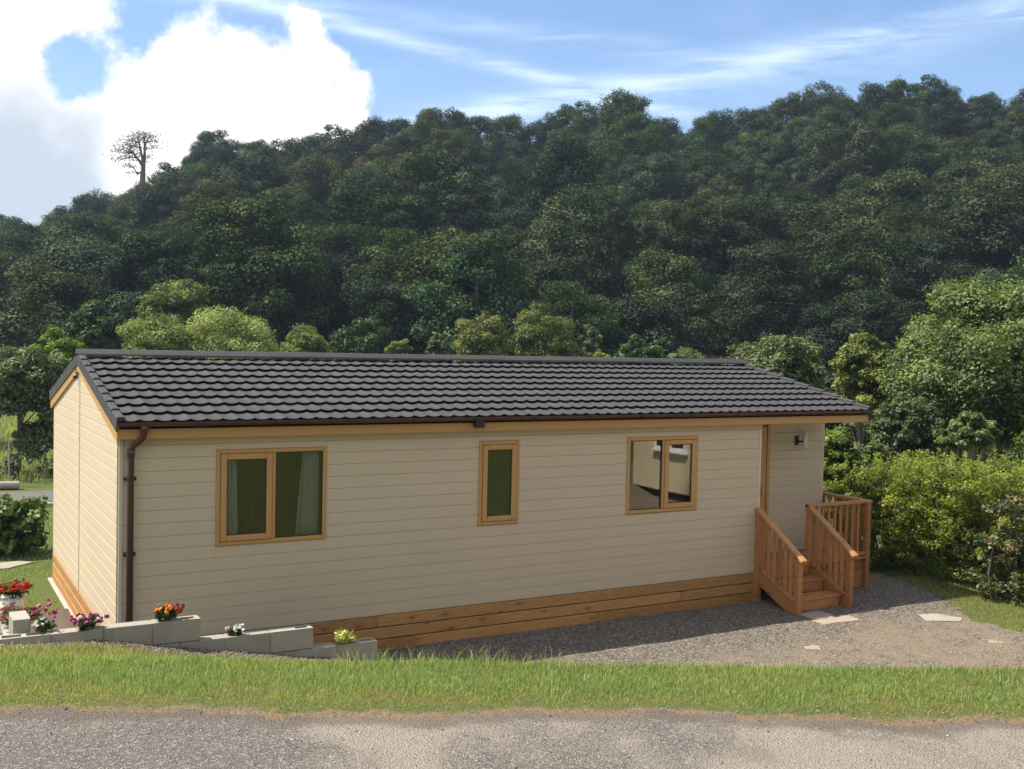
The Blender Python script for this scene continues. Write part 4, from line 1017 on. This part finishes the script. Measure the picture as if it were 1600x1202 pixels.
# ------------------------------------------------------------------ hedge and shrubs at the right
def hedge(name, label, boxes, leaf, dens, mat, seed, asp=.55, cat='hedge', stem_n=14, shoots=0, boxy=.75):
    """clumps filling a row of ellipsoids given as (x,y,zc,rx,ry,rz)"""
    r = np.random.default_rng(seed); V_, F_, T_ = [], [], []; nb_ = 0
    bx = np.array(boxes); org = np.array([bx[:, 0].mean(), bx[:, 1].mean(), -.42]); o = thing(name, label, cat, tuple(org))
    allC = []
    for (x, y, zc, rx, ry, rz) in boxes:
        n = int(dens*(rx*ry+rx*rz+ry*rz)*4); P, out, T, C = crown_pts(r, rx, ry, rz, int(26+n/160), min(rx, ry, rz)*.27, n, flat=1.0, inner=.2, boxy=boxy)
        P = P+np.array([x, y, zc]); ok = P[:, 2] > -.40; P, out, T = P[ok], out[ok], T[ok]
        V, F = leaf_cloud(P-org, out, leaf, asp, .55, r, .12); V_.append(V); F_.append(F+nb_); nb_ += len(V); T_.append(np.repeat(T, 4)); allC.append(C+np.array([x, y, zc])-org)
    link('foliage', npmesh('foliage', np.concatenate(V_), np.concatenate(F_), {'tint': np.concatenate(T_)}), mat, o)
    C = np.concatenate(allC); mb_ = MB()
    for j in r.choice(len(C), min(stem_n, len(C)), replace=False):
        e = C[j]; b_ = np.array([e[0]*.8+r.normal(0, .05), e[1]*.9+r.normal(0, .05), -.05]); mb_.tube([b_, (b_+e)/2+r.normal(0, .04, 3), e], [.022, .016, .007], 5)
    mb_.build('stem', 'bark', o, kind='stuff')
    if shoots:
        P_, T_ = [], []
        for q_ in range(shoots):
            b_ = bx[r.integers(0, len(bx))]; px_, py_ = b_[0]+r.uniform(-1, 1)*b_[3], b_[1]+r.uniform(-1, 1)*b_[4]; zt_ = b_[2]+b_[5]*.93; hh_ = r.uniform(.08, .30); m_ = int(hh_*150)
            f = r.uniform(0, 1, m_); lx_, ly_ = r.normal(0, .2, 2)
            P_.append(np.stack([px_+lx_*f*hh_+r.normal(0, .022, m_), py_+ly_*f*hh_+r.normal(0, .022, m_), zt_+f*hh_-.05], -1)); T_.append(.35+.65*f)
        P_ = np.concatenate(P_)-org; T_ = np.concatenate(T_); V, F = leaf_cloud(P_, unit(len(P_), r)+np.array([0, 0, .3]), leaf*.85, asp, .5, r, .1)
        link('shoots', npmesh('shoots', V, F, {'tint': np.repeat(np.clip(T_, 0, 1), 4)}), mat, o)
    return o
hb = []
for i, (x, y) in enumerate([(12.35, 1.6), (12.35, .9), (12.45, .25), (12.6, -.35), (12.75, -.95), (13.1, .6), (13.3, -.2), (13.5, -1.0), (13.7, 1.2), (13.9, -1.6), (13.2, -1.8), (14.3, -.6), (14.5, -2.2)]):
    top = [1.22, 1.30, 1.36, 1.42, 1.38, 1.42, 1.46, 1.40, 1.44, 1.3, 1.25, 1.42, 1.3][i]+.06*math.sin(i*2.3)
    hb.append((x, y, (top-.42)/2, .52, .5, (top+.42)/2))
hedge('hedge', 'tall privet hedge, lime green on top and dark below, beside the porch', hb, .045, 2100, 'leaf_privet', 41, stem_n=30, shoots=260)
# upright young shoots on the hedge top, some with brownish tips
hedge('laurel_bush', 'glossy variegated shrub with reddish new leaves in front of the hedge end', [(12.35, -1.75, .38, .48, .46, .86), (12.75, -2.25, .35, .55, .5, .84), (12.15, -1.42, .05, .32, .30, .50), (13.3, -2.7, .35, .55, .5, .80)],
      .07, 900, 'leaf_glossy', 42, asp=.5, cat='shrub', stem_n=18)
hedge('hydrangea_bush', 'dense round broad leaved green bush on the lawn beyond the gable', [(-.45, 7.75, .06, .66, .6, .52), (-.95, 7.9, .06, .55, .5, .50)], .10, 1500, 'leaf_fresh', 43, asp=.7, cat='bush', stem_n=10, boxy=.3)
# far brambles by the lane fence
hedge('bramble', 'rough bramble clump by the lane fence beside the lodge corner', [(1.0, 17.2, .0, .8, .6, .55), (2.2, 17.6, .05, .9, .6, .6), (-.6, 17.8, -.1, .9, .6, .4)], .10, 120, 'leaf_dark', 44, cat='bramble', stem_n=14)

# ------------------------------------------------------------------ planters and flowers
def petal_head(seed, flatness=.6, n=22):
    r = np.random.default_rng(seed); d = unit(n, r); d[:, 2] = np.abs(d[:, 2])*flatness+.1
    P = d*.5; V, F = leaf_cloud(P, d, .62, .8, .3, r, .1)
    d2 = unit(n//2, r); V2, F2 = leaf_cloud(d2*.25, d2, .6, .8, .3, r, .1)
    return npmesh('flower_head', np.concatenate([V, V2]), np.concatenate([F, F2+len(V)]))
heads = {}
def flower(name, label, loc, rad, h, heads_spec, leafm='leaf_dark', seed=1, leaf=.035, nleaf=900, hs=.045, cat='flowers', pot=None):
    r = np.random.default_rng(seed); o = thing(name, label, cat, loc)
    P, out, T, C = crown_pts(r, rad, rad*.8, h*.5, 16, rad*.3, nleaf, flat=.7); P[:, 2] += h*.45
    V, F = leaf_cloud(P, out, leaf, .45, .6, r, .1); link('foliage', npmesh('foliage', V, F, {'tint': np.repeat(T, 4)}), leafm, o)
    mb_ = MB()
    for _ in range(7):
        a = r.uniform(0, 6.28); mb_.tube([(0, 0, -.02), (math.cos(a)*rad*.3, math.sin(a)*rad*.3, h*.3), (math.cos(a)*rad*.6, math.sin(a)*rad*.5, h*.7)], [.006, .005, .003], 5)
    mb_.build('stem', leafm, o, kind='stuff')
    for mname, n, (x0, x1) in heads_spec:
        if mname not in heads:
            heads[mname] = [petal_head(hash(mname) % 97+i if False else 50+i) for i in range(2)]
            for me in heads[mname]: me.materials.append(MATS[mname])
        for i in range(n):
            d = unit(1, r)[0]; d[2] = abs(d[2])*.8+.25; d[1] = -abs(d[1]) if r.uniform() < .75 else d[1]; d /= np.linalg.norm(d)
            xx = x0+(x1-x0)*r.uniform()
            c = bpy.data.objects.new('flower_head', heads[mname][i % 2]); COL.objects.link(c); c.parent = o
            c.location = (xx*rad, d[1]*rad*.85, h*.45+d[2]*h*.55); s_ = hs*.86*r.uniform(.75, 1.25); c.scale = (s_, s_, s_)
            c.rotation_euler = (r.normal(.4, .3), r.normal(0, .3), r.uniform(0, 6))
    if pot:
        pr, ph, pmt = pot
        MB().tube([(0, 0, -ph), (0, 0, -ph*.1), (0, 0, 0)], [pr*.72, pr*.95, pr*1.02], 16).build('pot', pmt, o, smooth=False)
    return o
ZB = .455
flower('marigold', 'orange marigolds turning rust red, near the right end of the top block course', (.30, YW+.07, ZB-.02), .13, .17, [('petal_orange', 16, (-1, .35)), ('petal_rust', 9, (.3, 1.15))], seed=1, hs=.046)
flower('petunia', 'magenta and white petunias on the block wall below the lodge gable', (-.41, YW+.07, ZB-.03), .15, .17, [('petal_magenta', 18, (-1.1, 1.1)), ('petal_pink', 8, (-.9, .9)), ('petal_white', 5, (-.8, .8))], seed=2, hs=.042)
flower('pansy', 'small violet and white pansies in the corner block beside the upright blocks', (-.80, YW+.13, ZB-.03), .10, .17, [('petal_violet', 8, (-.9, .9)), ('petal_white', 9, (-1, 1))], seed=3, hs=.032, leafm='leaf_mid')
flower('alyssum', 'small white flowering clump on the middle course of the block wall', (.97, YW+.07, ZB-.24), .085, .11, [('petal_white', 22, (-1, 1))], seed=4, hs=.036, nleaf=500)
flower('euonymus_plant', 'yellow green leafy plant on the lowest course of the block wall', (2.14, YW+.03, ZB-.45), .13, .21, [], leafm='leaf_yellow', seed=5, leaf=.04, nleaf=1100, cat='plant')
flower('geranium', 'bright red geraniums in a white pot behind the block wall corner', (-.88, 1.35, .28), .20, .20, [('petal_red', 26, (-1, 1))], seed=6, hs=.06, nleaf=900, leaf=.05, pot=(.12, .22, 'white_paint'))
flower('nemesia', 'loose dusty pink flowers spreading over the return of the block wall', (-.82, .55, .18), .30, .22, [('petal_pink', 30, (-1, 1)), ('petal_magenta', 8, (-1, 1))], seed=7, hs=.045, nleaf=1500, leaf=.04, leafm='leaf_mid')
# soil heap with stones behind the wall corner
soil = npmesh('soil_bed', *(lambda X, Y: (np.stack([X, Y, -.30+.10*np.exp(-((X+.4)**2/.2+(Y-.6)**2/2.2))+.03*hash2(X*7, Y*7)], -1).reshape(-1, 3),
        np.array([(i*14+j, (i+1)*14+j, (i+1)*14+j+1, i*14+j+1) for i in range(23) for j in range(13)])))(*np.meshgrid(np.linspace(-.86, -.10, 24), np.linspace(-.86, 3.0, 14), indexing='ij')), smooth=True)
link('soil_bed', soil, 'soil', kind='structure')

# ------------------------------------------------------------------ slabs, stones, kerb, fence
def slab(name, label, pts, z, th, mat, cat='paving slab', group=None):
    th = th*.55; rs = np.random.default_rng(int(abs(pts[0][0])*1000)); out = []
    for a, b in zip(pts, pts[1:]+pts[:1]):
        for f in (0, .33, .66): out.append((a[0]+(b[0]-a[0])*f+rs.normal(0, .008), a[1]+(b[1]-a[1])*f+rs.normal(0, .008)))
    pts = out; c = np.mean(pts, axis=0); n = len(pts)
    o = MB().add([(p[0]-c[0], p[1]-c[1], -.03) for p in pts]+[(p[0]-c[0], p[1]-c[1], th*.8) for p in pts]+[((p[0]-c[0])*.97, (p[1]-c[1])*.97, th) for p in pts],
             [tuple(range(n))[::-1]]+[(i, (i+1) % n, n+(i+1) % n, n+i) for i in range(n)]+[(n+i, n+(i+1) % n, 2*n+(i+1) % n, 2*n+i) for i in range(n)]+[tuple(range(2*n, 3*n))]).build(name, mat)
    o.location = (c[0], c[1], z); o['label'] = label; o['category'] = cat
    if group: o['group'] = group
    return o
slab('paving_slab', 'pinkish paving slab in shade at the foot of the porch steps', [(8.78, -1.16), (9.20, -1.18), (9.21, -.86), (8.80, -.85)], G, .022, 'paving', group='slabs at the foot of the steps')
slab('paving_slab', 'sunlit pinkish paving slab right of the shaded one below the steps', [(8.70, -1.42), (9.38, -1.46), (9.36, -1.22), (9.215, -1.17), (9.0, -1.19), (8.72, -1.20)], G, .020, 'paving', group='slabs at the foot of the steps')
slab('flat_stone', 'large pale flat stone slab at the edge of the gravel near the hedge', [(10.15, -1.88), (10.55, -2.12), (10.72, -1.98), (10.62, -1.68), (10.35, -1.60)], G, .022, 'pale_stone', 'stone')
slab('flat_stone', 'small pale stone lying alone on the gravel yard', [(7.62, -2.20), (7.78, -2.27), (7.88, -2.20), (7.84, -2.10), (7.70, -2.08)], G, .018, 'pale_stone', 'stone')
slab('flat_stone', 'dull flat stone half sunk in the dirt near the right edge', [(9.95, -3.0), (10.2, -3.1), (10.3, -2.98), (10.1, -2.86)], G, .014, 'paving', 'stone')
slab('flat_stone', 'pale flat stone on the lawn in front of the broad leaved bush', [(-1.0, 6.45), (-.50, 6.50), (-.14, 6.85), (-.35, 7.0), (-1.0, 6.9)], float(H(-.5, 6.7)), .03, 'pale_stone', 'stone')
kb = thing('kerb', 'low kerb edging the lane beyond the lawn', 'kerb', (0, 12.75, G))
for i in range(16):
    MB().box(-9+i*.95, -9+i*.95+.93, -.07+.01*math.sin(i*3), .07+.01*math.sin(i*3), -.1, .09, .01).build('kerb_stone', 'concrete', kb)
lg = MB().tube([(-.0, 0, .1), (-1.6, .25, .1), (-3.4, .5, .08)], [.10, .10, .11], 10).build('pale_log', 'pale_stone'); lg.location = (.42, 15.75, G); lg['label'] = 'pale bleached log lying along the far side of the lane'; lg['category'] = 'log'
fn = thing('wire_fence', 'wire mesh fence on thin posts between the lane and the field', 'fence', (0, 16.4, G))
for i in range(9):
    x = -6+i*1.25; MB().box(x-.018, x+.018, -.018, .018, -.2, 1.15, .004).build('post', 'concrete', fn)
fw_ = MB()
for z in np.linspace(.08, 1.08, 9): fw_.tube([(-6, 0, z), (4, 0, z)], .0018, 4)
for x in np.linspace(-6, 4, 68): fw_.tube([(x, 0, .08), (x, 0, 1.08)], .0015, 4)
fw_.build('wire_mesh', 'dark_plastic', fn)

# ------------------------------------------------------------------ caravan across the yard (seen mirrored in a window), trees behind the camera
cv = thing('static_caravan', 'cream static caravan with white framed windows standing across the yard', 'caravan', (15.5, -7.9, G))
def cvb(mb, name, mat, p=None): return mb.build(name, mat, p or cv)
cvb(MB().box(-1.5, 1.5, -2.3, 4.2, .18, 2.55, .03), 'body', 'caravan_cream')
cvb(MB().extrude([(-1.6, 2.55), (1.6, 2.55), (1.5, 2.64), (0, 2.86), (-1.5, 2.64)], (0, -2.4, 0), (0, 6.7, 0), (1, 0, 0), (0, 0, 1)), 'roof', 'white_paint')
cvb(MB().box(-1.42, 1.42, -2.2, 4.1, -.1, .18), 'skirt', 'dark_plastic')
for y0, y1 in ((-1.35, -.2), (.6, 1.5), (2.4, 3.6)):
    wn = MB(); [wn.box(-1.56, -1.50, a, b, c, d, .004) for a, b, c, d in ((y0, y1, 1.20, 1.27), (y0, y1, 2.13, 2.20), (y0, y0+.07, 1.272, 2.128), (y1-.07, y1, 1.272, 2.128), ((y0+y1)/2-.03, (y0+y1)/2+.03, 1.272, 2.128))]
    f = cvb(wn, 'window', 'white_paint'); cvb(MB().box(-1.53, -1.515, y0+.072, y1-.072, 1.272, 2.128), 'pane', 'dark_plastic', f); cvb(MB().box(-1.62, -1.502, y0-.05, y1+.05, 1.14, 1.195, .004), 'sill', 'white_paint', f)
for i, (x, y, s_) in enumerate([(9.5, -19, .75), (15.5, -17, .8), (3, -22, .9), (-6, -24, .9), (20, -12, .7), (24, -20, .9)]):
    t_q, s_q = ts(x, y); mm, tmh = variants[i]; o = thing('broadleaf_tree', ['tree behind the photographer left of the caravan', 'tree behind the cream caravan', 'tree behind the photographer across the road', 'tree on the far side of the road', 'tree beyond the caravan roof', 'tall tree far behind the caravan'][i], 'tree', (x, y, float(H(x, y))-.5))
    o.scale = (s_,)*3; crown_copy(mm, 'leaf_hill_a', o); tk = bpy.data.objects.new('trunk', tmh); COL.objects.link(tk); tk.parent = o

# ------------------------------------------------------------------ grass and stones
def blades(name, X, Y, h, wd, dry, r, lean=.35, z=None, label=None):
    n = len(X); Z = H(X, Y)-.004 if z is None else z
    a = r.uniform(0, 2*np.pi, n); dx, dy = np.cos(a), np.sin(a); la = r.uniform(0, 2*np.pi, n); ln = h*lean*r.uniform(.2, 1.4, n)
    lx, ly = np.cos(la)*ln, np.sin(la)*ln; B = np.stack([X, Y, Z], -1); wv_ = np.stack([dx*wd, dy*wd, 0*dx], -1)
    mid = B+np.stack([lx*.35, ly*.35, h*.58], -1); top = B+np.stack([lx, ly, h*np.sqrt(np.clip(1-(ln/h)**2*.5, .2, 1))], -1)
    V = np.stack([B-wv_, B+wv_, mid+wv_*.75, mid-wv_*.75, top], 1).reshape(-1, 3)
    b = np.arange(n)*5; F1 = np.stack([b, b+1, b+2, b+3], -1); 
    me = bpy.data.meshes.new(name); me.vertices.add(len(V)); me.vertices.foreach_set('co', V.astype(np.float32).ravel())
    F2 = np.stack([b+3, b+2, b+4], -1); li = np.concatenate([F1.ravel(), F2.ravel()]).astype(np.int32)
    me.loops.add(len(li)); me.loops.foreach_set('vertex_index', li); me.polygons.add(2*n)
    me.polygons.foreach_set('loop_start', np.concatenate([np.arange(n)*4, 4*n+np.arange(n)*3]).astype(np.int32)); me.polygons.foreach_set('loop_total', np.concatenate([np.full(n, 4), np.full(n, 3)]).astype(np.int32))
    for a_, v_ in (('tint', r.uniform(0, 1, n)), ('dry', dry)):
        q_ = me.attributes.new(a_, 'FLOAT', 'POINT'); q_.data.foreach_set('value', np.repeat(v_, 5).astype(np.float32))
    me.update(); me.validate()
    return link(name, me, 'grass_blade', kind='stuff')
r = np.random.default_rng(77)
n = 225000
tt = r.uniform(4.60, 6.9, n); ss = r.uniform(-5.2, 5.2, n); X, Y = xy(tt, ss); nzv = hash2(X*2.2, Y*2.2, 4.0)+.6*hash2(X*7, Y*7, 1.0)
e = edge_t(ss); rel = tt-e
keep = r.uniform(0, 1, n) < np.clip(.16+rel*3.6+.35*nzv, 0, 1)*np.where(tt > 6.1, .45, 1)*np.where(rel < -.03, .45, 1)
tt, ss, X, Y, rel, nzv = [q_[keep] for q_ in (tt, ss, X, Y, rel, nzv)]
hh = (.011+.021*sstep(rel, .03, .6))*r.uniform(.55, 1.45, len(tt))*(1+.30*nzv)*np.where(r.uniform(0, 1, len(tt)) < .012, 1.9, 1)
dry = np.clip(1.12-rel*2.6-1.1*nzv+r.normal(0, .25, len(tt)), 0, 1)*.92
dry = np.maximum(dry, (r.uniform(0, 1, len(tt)) < .10)*.7)
blades('verge_grass', X, Y, hh, .0012+.0010*r.uniform(0, 1, len(tt)), dry, r, .6)
# coarse grass on the bank, by the block wall, the yard edge and the lawn
n = 60000
tt = r.uniform(6.9, 10, n); ss = r.uniform(-7, 7, n); X, Y = xy(tt, ss); k0 = (Y < -1.06) | (X < -1.2); k0 &= ~((X > 2.2) & (tt > 9.25)); X, Y = X[k0], Y[k0]
near = np.exp(-((Y+1.2)/.35)**2); keep = r.uniform(0, 1, len(X)) < 1-.85*near; X, Y = X[keep], Y[keep]
blades('bank_grass', X, Y, r.uniform(.03, .085, len(X)), np.full(len(X), .004), np.clip(r.normal(.42, .35, len(X)), 0, 1), r)
n = 26000
X = r.uniform(10.6, 13.2, n); Y = r.uniform(-4.8, .6, n); k0 = (X > yard_edge(Y)+.05+.25*hash2(X*3, Y*3)+.25*r.uniform(0, 1, n)); X, Y = X[k0], Y[k0]
blades('yard_edge_grass', X, Y, r.uniform(.015, .055, len(X)), np.full(len(X), .004), np.clip(r.normal(.45, .3, len(X)), 0, 1), r)
n = 34000
X = r.uniform(-3.5, 1.6, n); Y = r.uniform(1.3, 12.6, n); k0 = ~((X > -.92) & (Y < 3.05)) & ~((X < -1.3) & (Y < 3.5)) & ~((X > -.33) & (Y < 5.65)) & ~((X > -1.0) & (X < -.14) & (Y > 6.45) & (Y < 7.0)); X, Y = X[k0], Y[k0]
blades('lawn_grass', X, Y, r.uniform(.02, .05, len(X)), np.full(len(X), .006), np.clip(r.normal(.12, .2, len(X)), 0, 1), r)
n = 30000
X = r.uniform(-9, 12, n); Y = r.uniform(16.5, 42, n)
blades('field_grass', X, Y, r.uniform(.10, .30, len(X)), np.full(len(X), .012), np.clip(r.normal(.22, .25, len(X))+.2*hash2(X*.5, Y*.5), 0, 1), r, .5)
# stray weeds over the crest in front of the skirting
n = 260
ss = r.uniform(-.9, .4, n); tt = r.uniform(5.6, 6.2, n); X, Y = xy(tt, ss)
blades('tall_weeds', X, Y, r.uniform(.06, .14, n), np.full(n, .0022), np.clip(r.normal(.25, .3, n), 0, 1), r, .6)
# stones
def stones(name, X, Y, size, r, dz, mat):
    n = len(X); d = np.array([(1,0,0),(-1,0,0),(0,1,0),(0,-1,0),(0,0,1),(0,0,-1)], float)
    sc3 = size[:, None, None]*r.uniform(.6, 1.25, (n, 6, 1))*np.array([1, 1, .6]); ang_ = r.uniform(0, 6.28, n); c_, s_ = np.cos(ang_), np.sin(ang_)
    V = d[None]*sc3; V = np.stack([V[..., 0]*c_[:, None]-V[..., 1]*s_[:, None], V[..., 0]*s_[:, None]+V[..., 1]*c_[:, None], V[..., 2]+V[..., 0]*.2], -1)
    V = V+np.stack([X, Y, H(X, Y)+dz+size*.15], -1)[:, None]
    T = np.array([(0,2,4),(2,1,4),(1,3,4),(3,0,4),(2,0,5),(1,2,5),(3,1,5),(0,3,5)])
    F = (T[None]+(np.arange(n)*6)[:, None, None]).reshape(-1, 3)
    return link(name, npmesh(name, V.reshape(-1, 3), F, {'tint': np.repeat(r.uniform(0, 1, n), 6)}), mat, kind='stuff')
pmat('stone_chip', lambda k: k.ramp(k.attr('tint'), [(0, (.09, .077, .064)), (.5, (.18, .157, .13)), (.85, (.26, .225, .18)), (1, (.46, .42, .35))]), .9, spec=.2)
n = 30000; tt = r.uniform(3.6, 5.1, n)**1.0; ss = r.uniform(-4, 4, n); k0 = tt < edge_t(ss)+.22; tt, ss = tt[k0], ss[k0]
k0 = r.uniform(0, 1, len(tt)) < np.where(tt > edge_t(ss)-.30, .95, .42); tt, ss = tt[k0], ss[k0]; X, Y = xy(tt, ss)
stones('road_chippings', X, Y, r.uniform(.0014, .0038, len(X))*np.where(r.uniform(0, 1, len(X)) < .025, 2.2, 1), r, .006, 'stone_chip')
n = 26000; X = r.uniform(2.6, 11.8, n); Y = r.uniform(-4.2, .0, n); k0 = (X < yard_edge(Y)+.2) & (r.uniform(0, 1, n) < np.where(Y > -1.9, .9, .35)); X, Y = X[k0], Y[k0]
stones('yard_gravel', X, Y, r.uniform(.005, .013, len(X))*np.where(r.uniform(0, 1, len(X)) < .02, 1.8, 1), r, .006, 'stone_chip')
n = 2600; X = r.uniform(-1.2, 2.6, n); Y = r.uniform(-1.45, -1.04, n)
stones('bank_rubble', X, Y, r.uniform(.005, .018, n), r, 0, 'stone_chip')

# ------------------------------------------------------------------ summer haze over the valley
hz = bpy.data.materials.new('haze_air'); hz.use_nodes = True; t_ = hz.node_tree
for n_ in list(t_.nodes): t_.nodes.remove(n_)
pv = t_.nodes.new('ShaderNodeVolumePrincipled'); pv.inputs['Color'].default_value = (.62, .78, 1, 1); pv.inputs['Density'].default_value = .00036; pv.inputs['Anisotropy'].default_value = .25
o = t_.nodes.new('ShaderNodeOutputMaterial'); t_.links.new(pv.outputs[0], o.inputs['Volume']); MATS['haze_air'] = hz
MB().box(-950, 950, -650, 950, -3, 62).build('haze', 'haze_air', kind='stuff')
print('hill trees', hill_n)
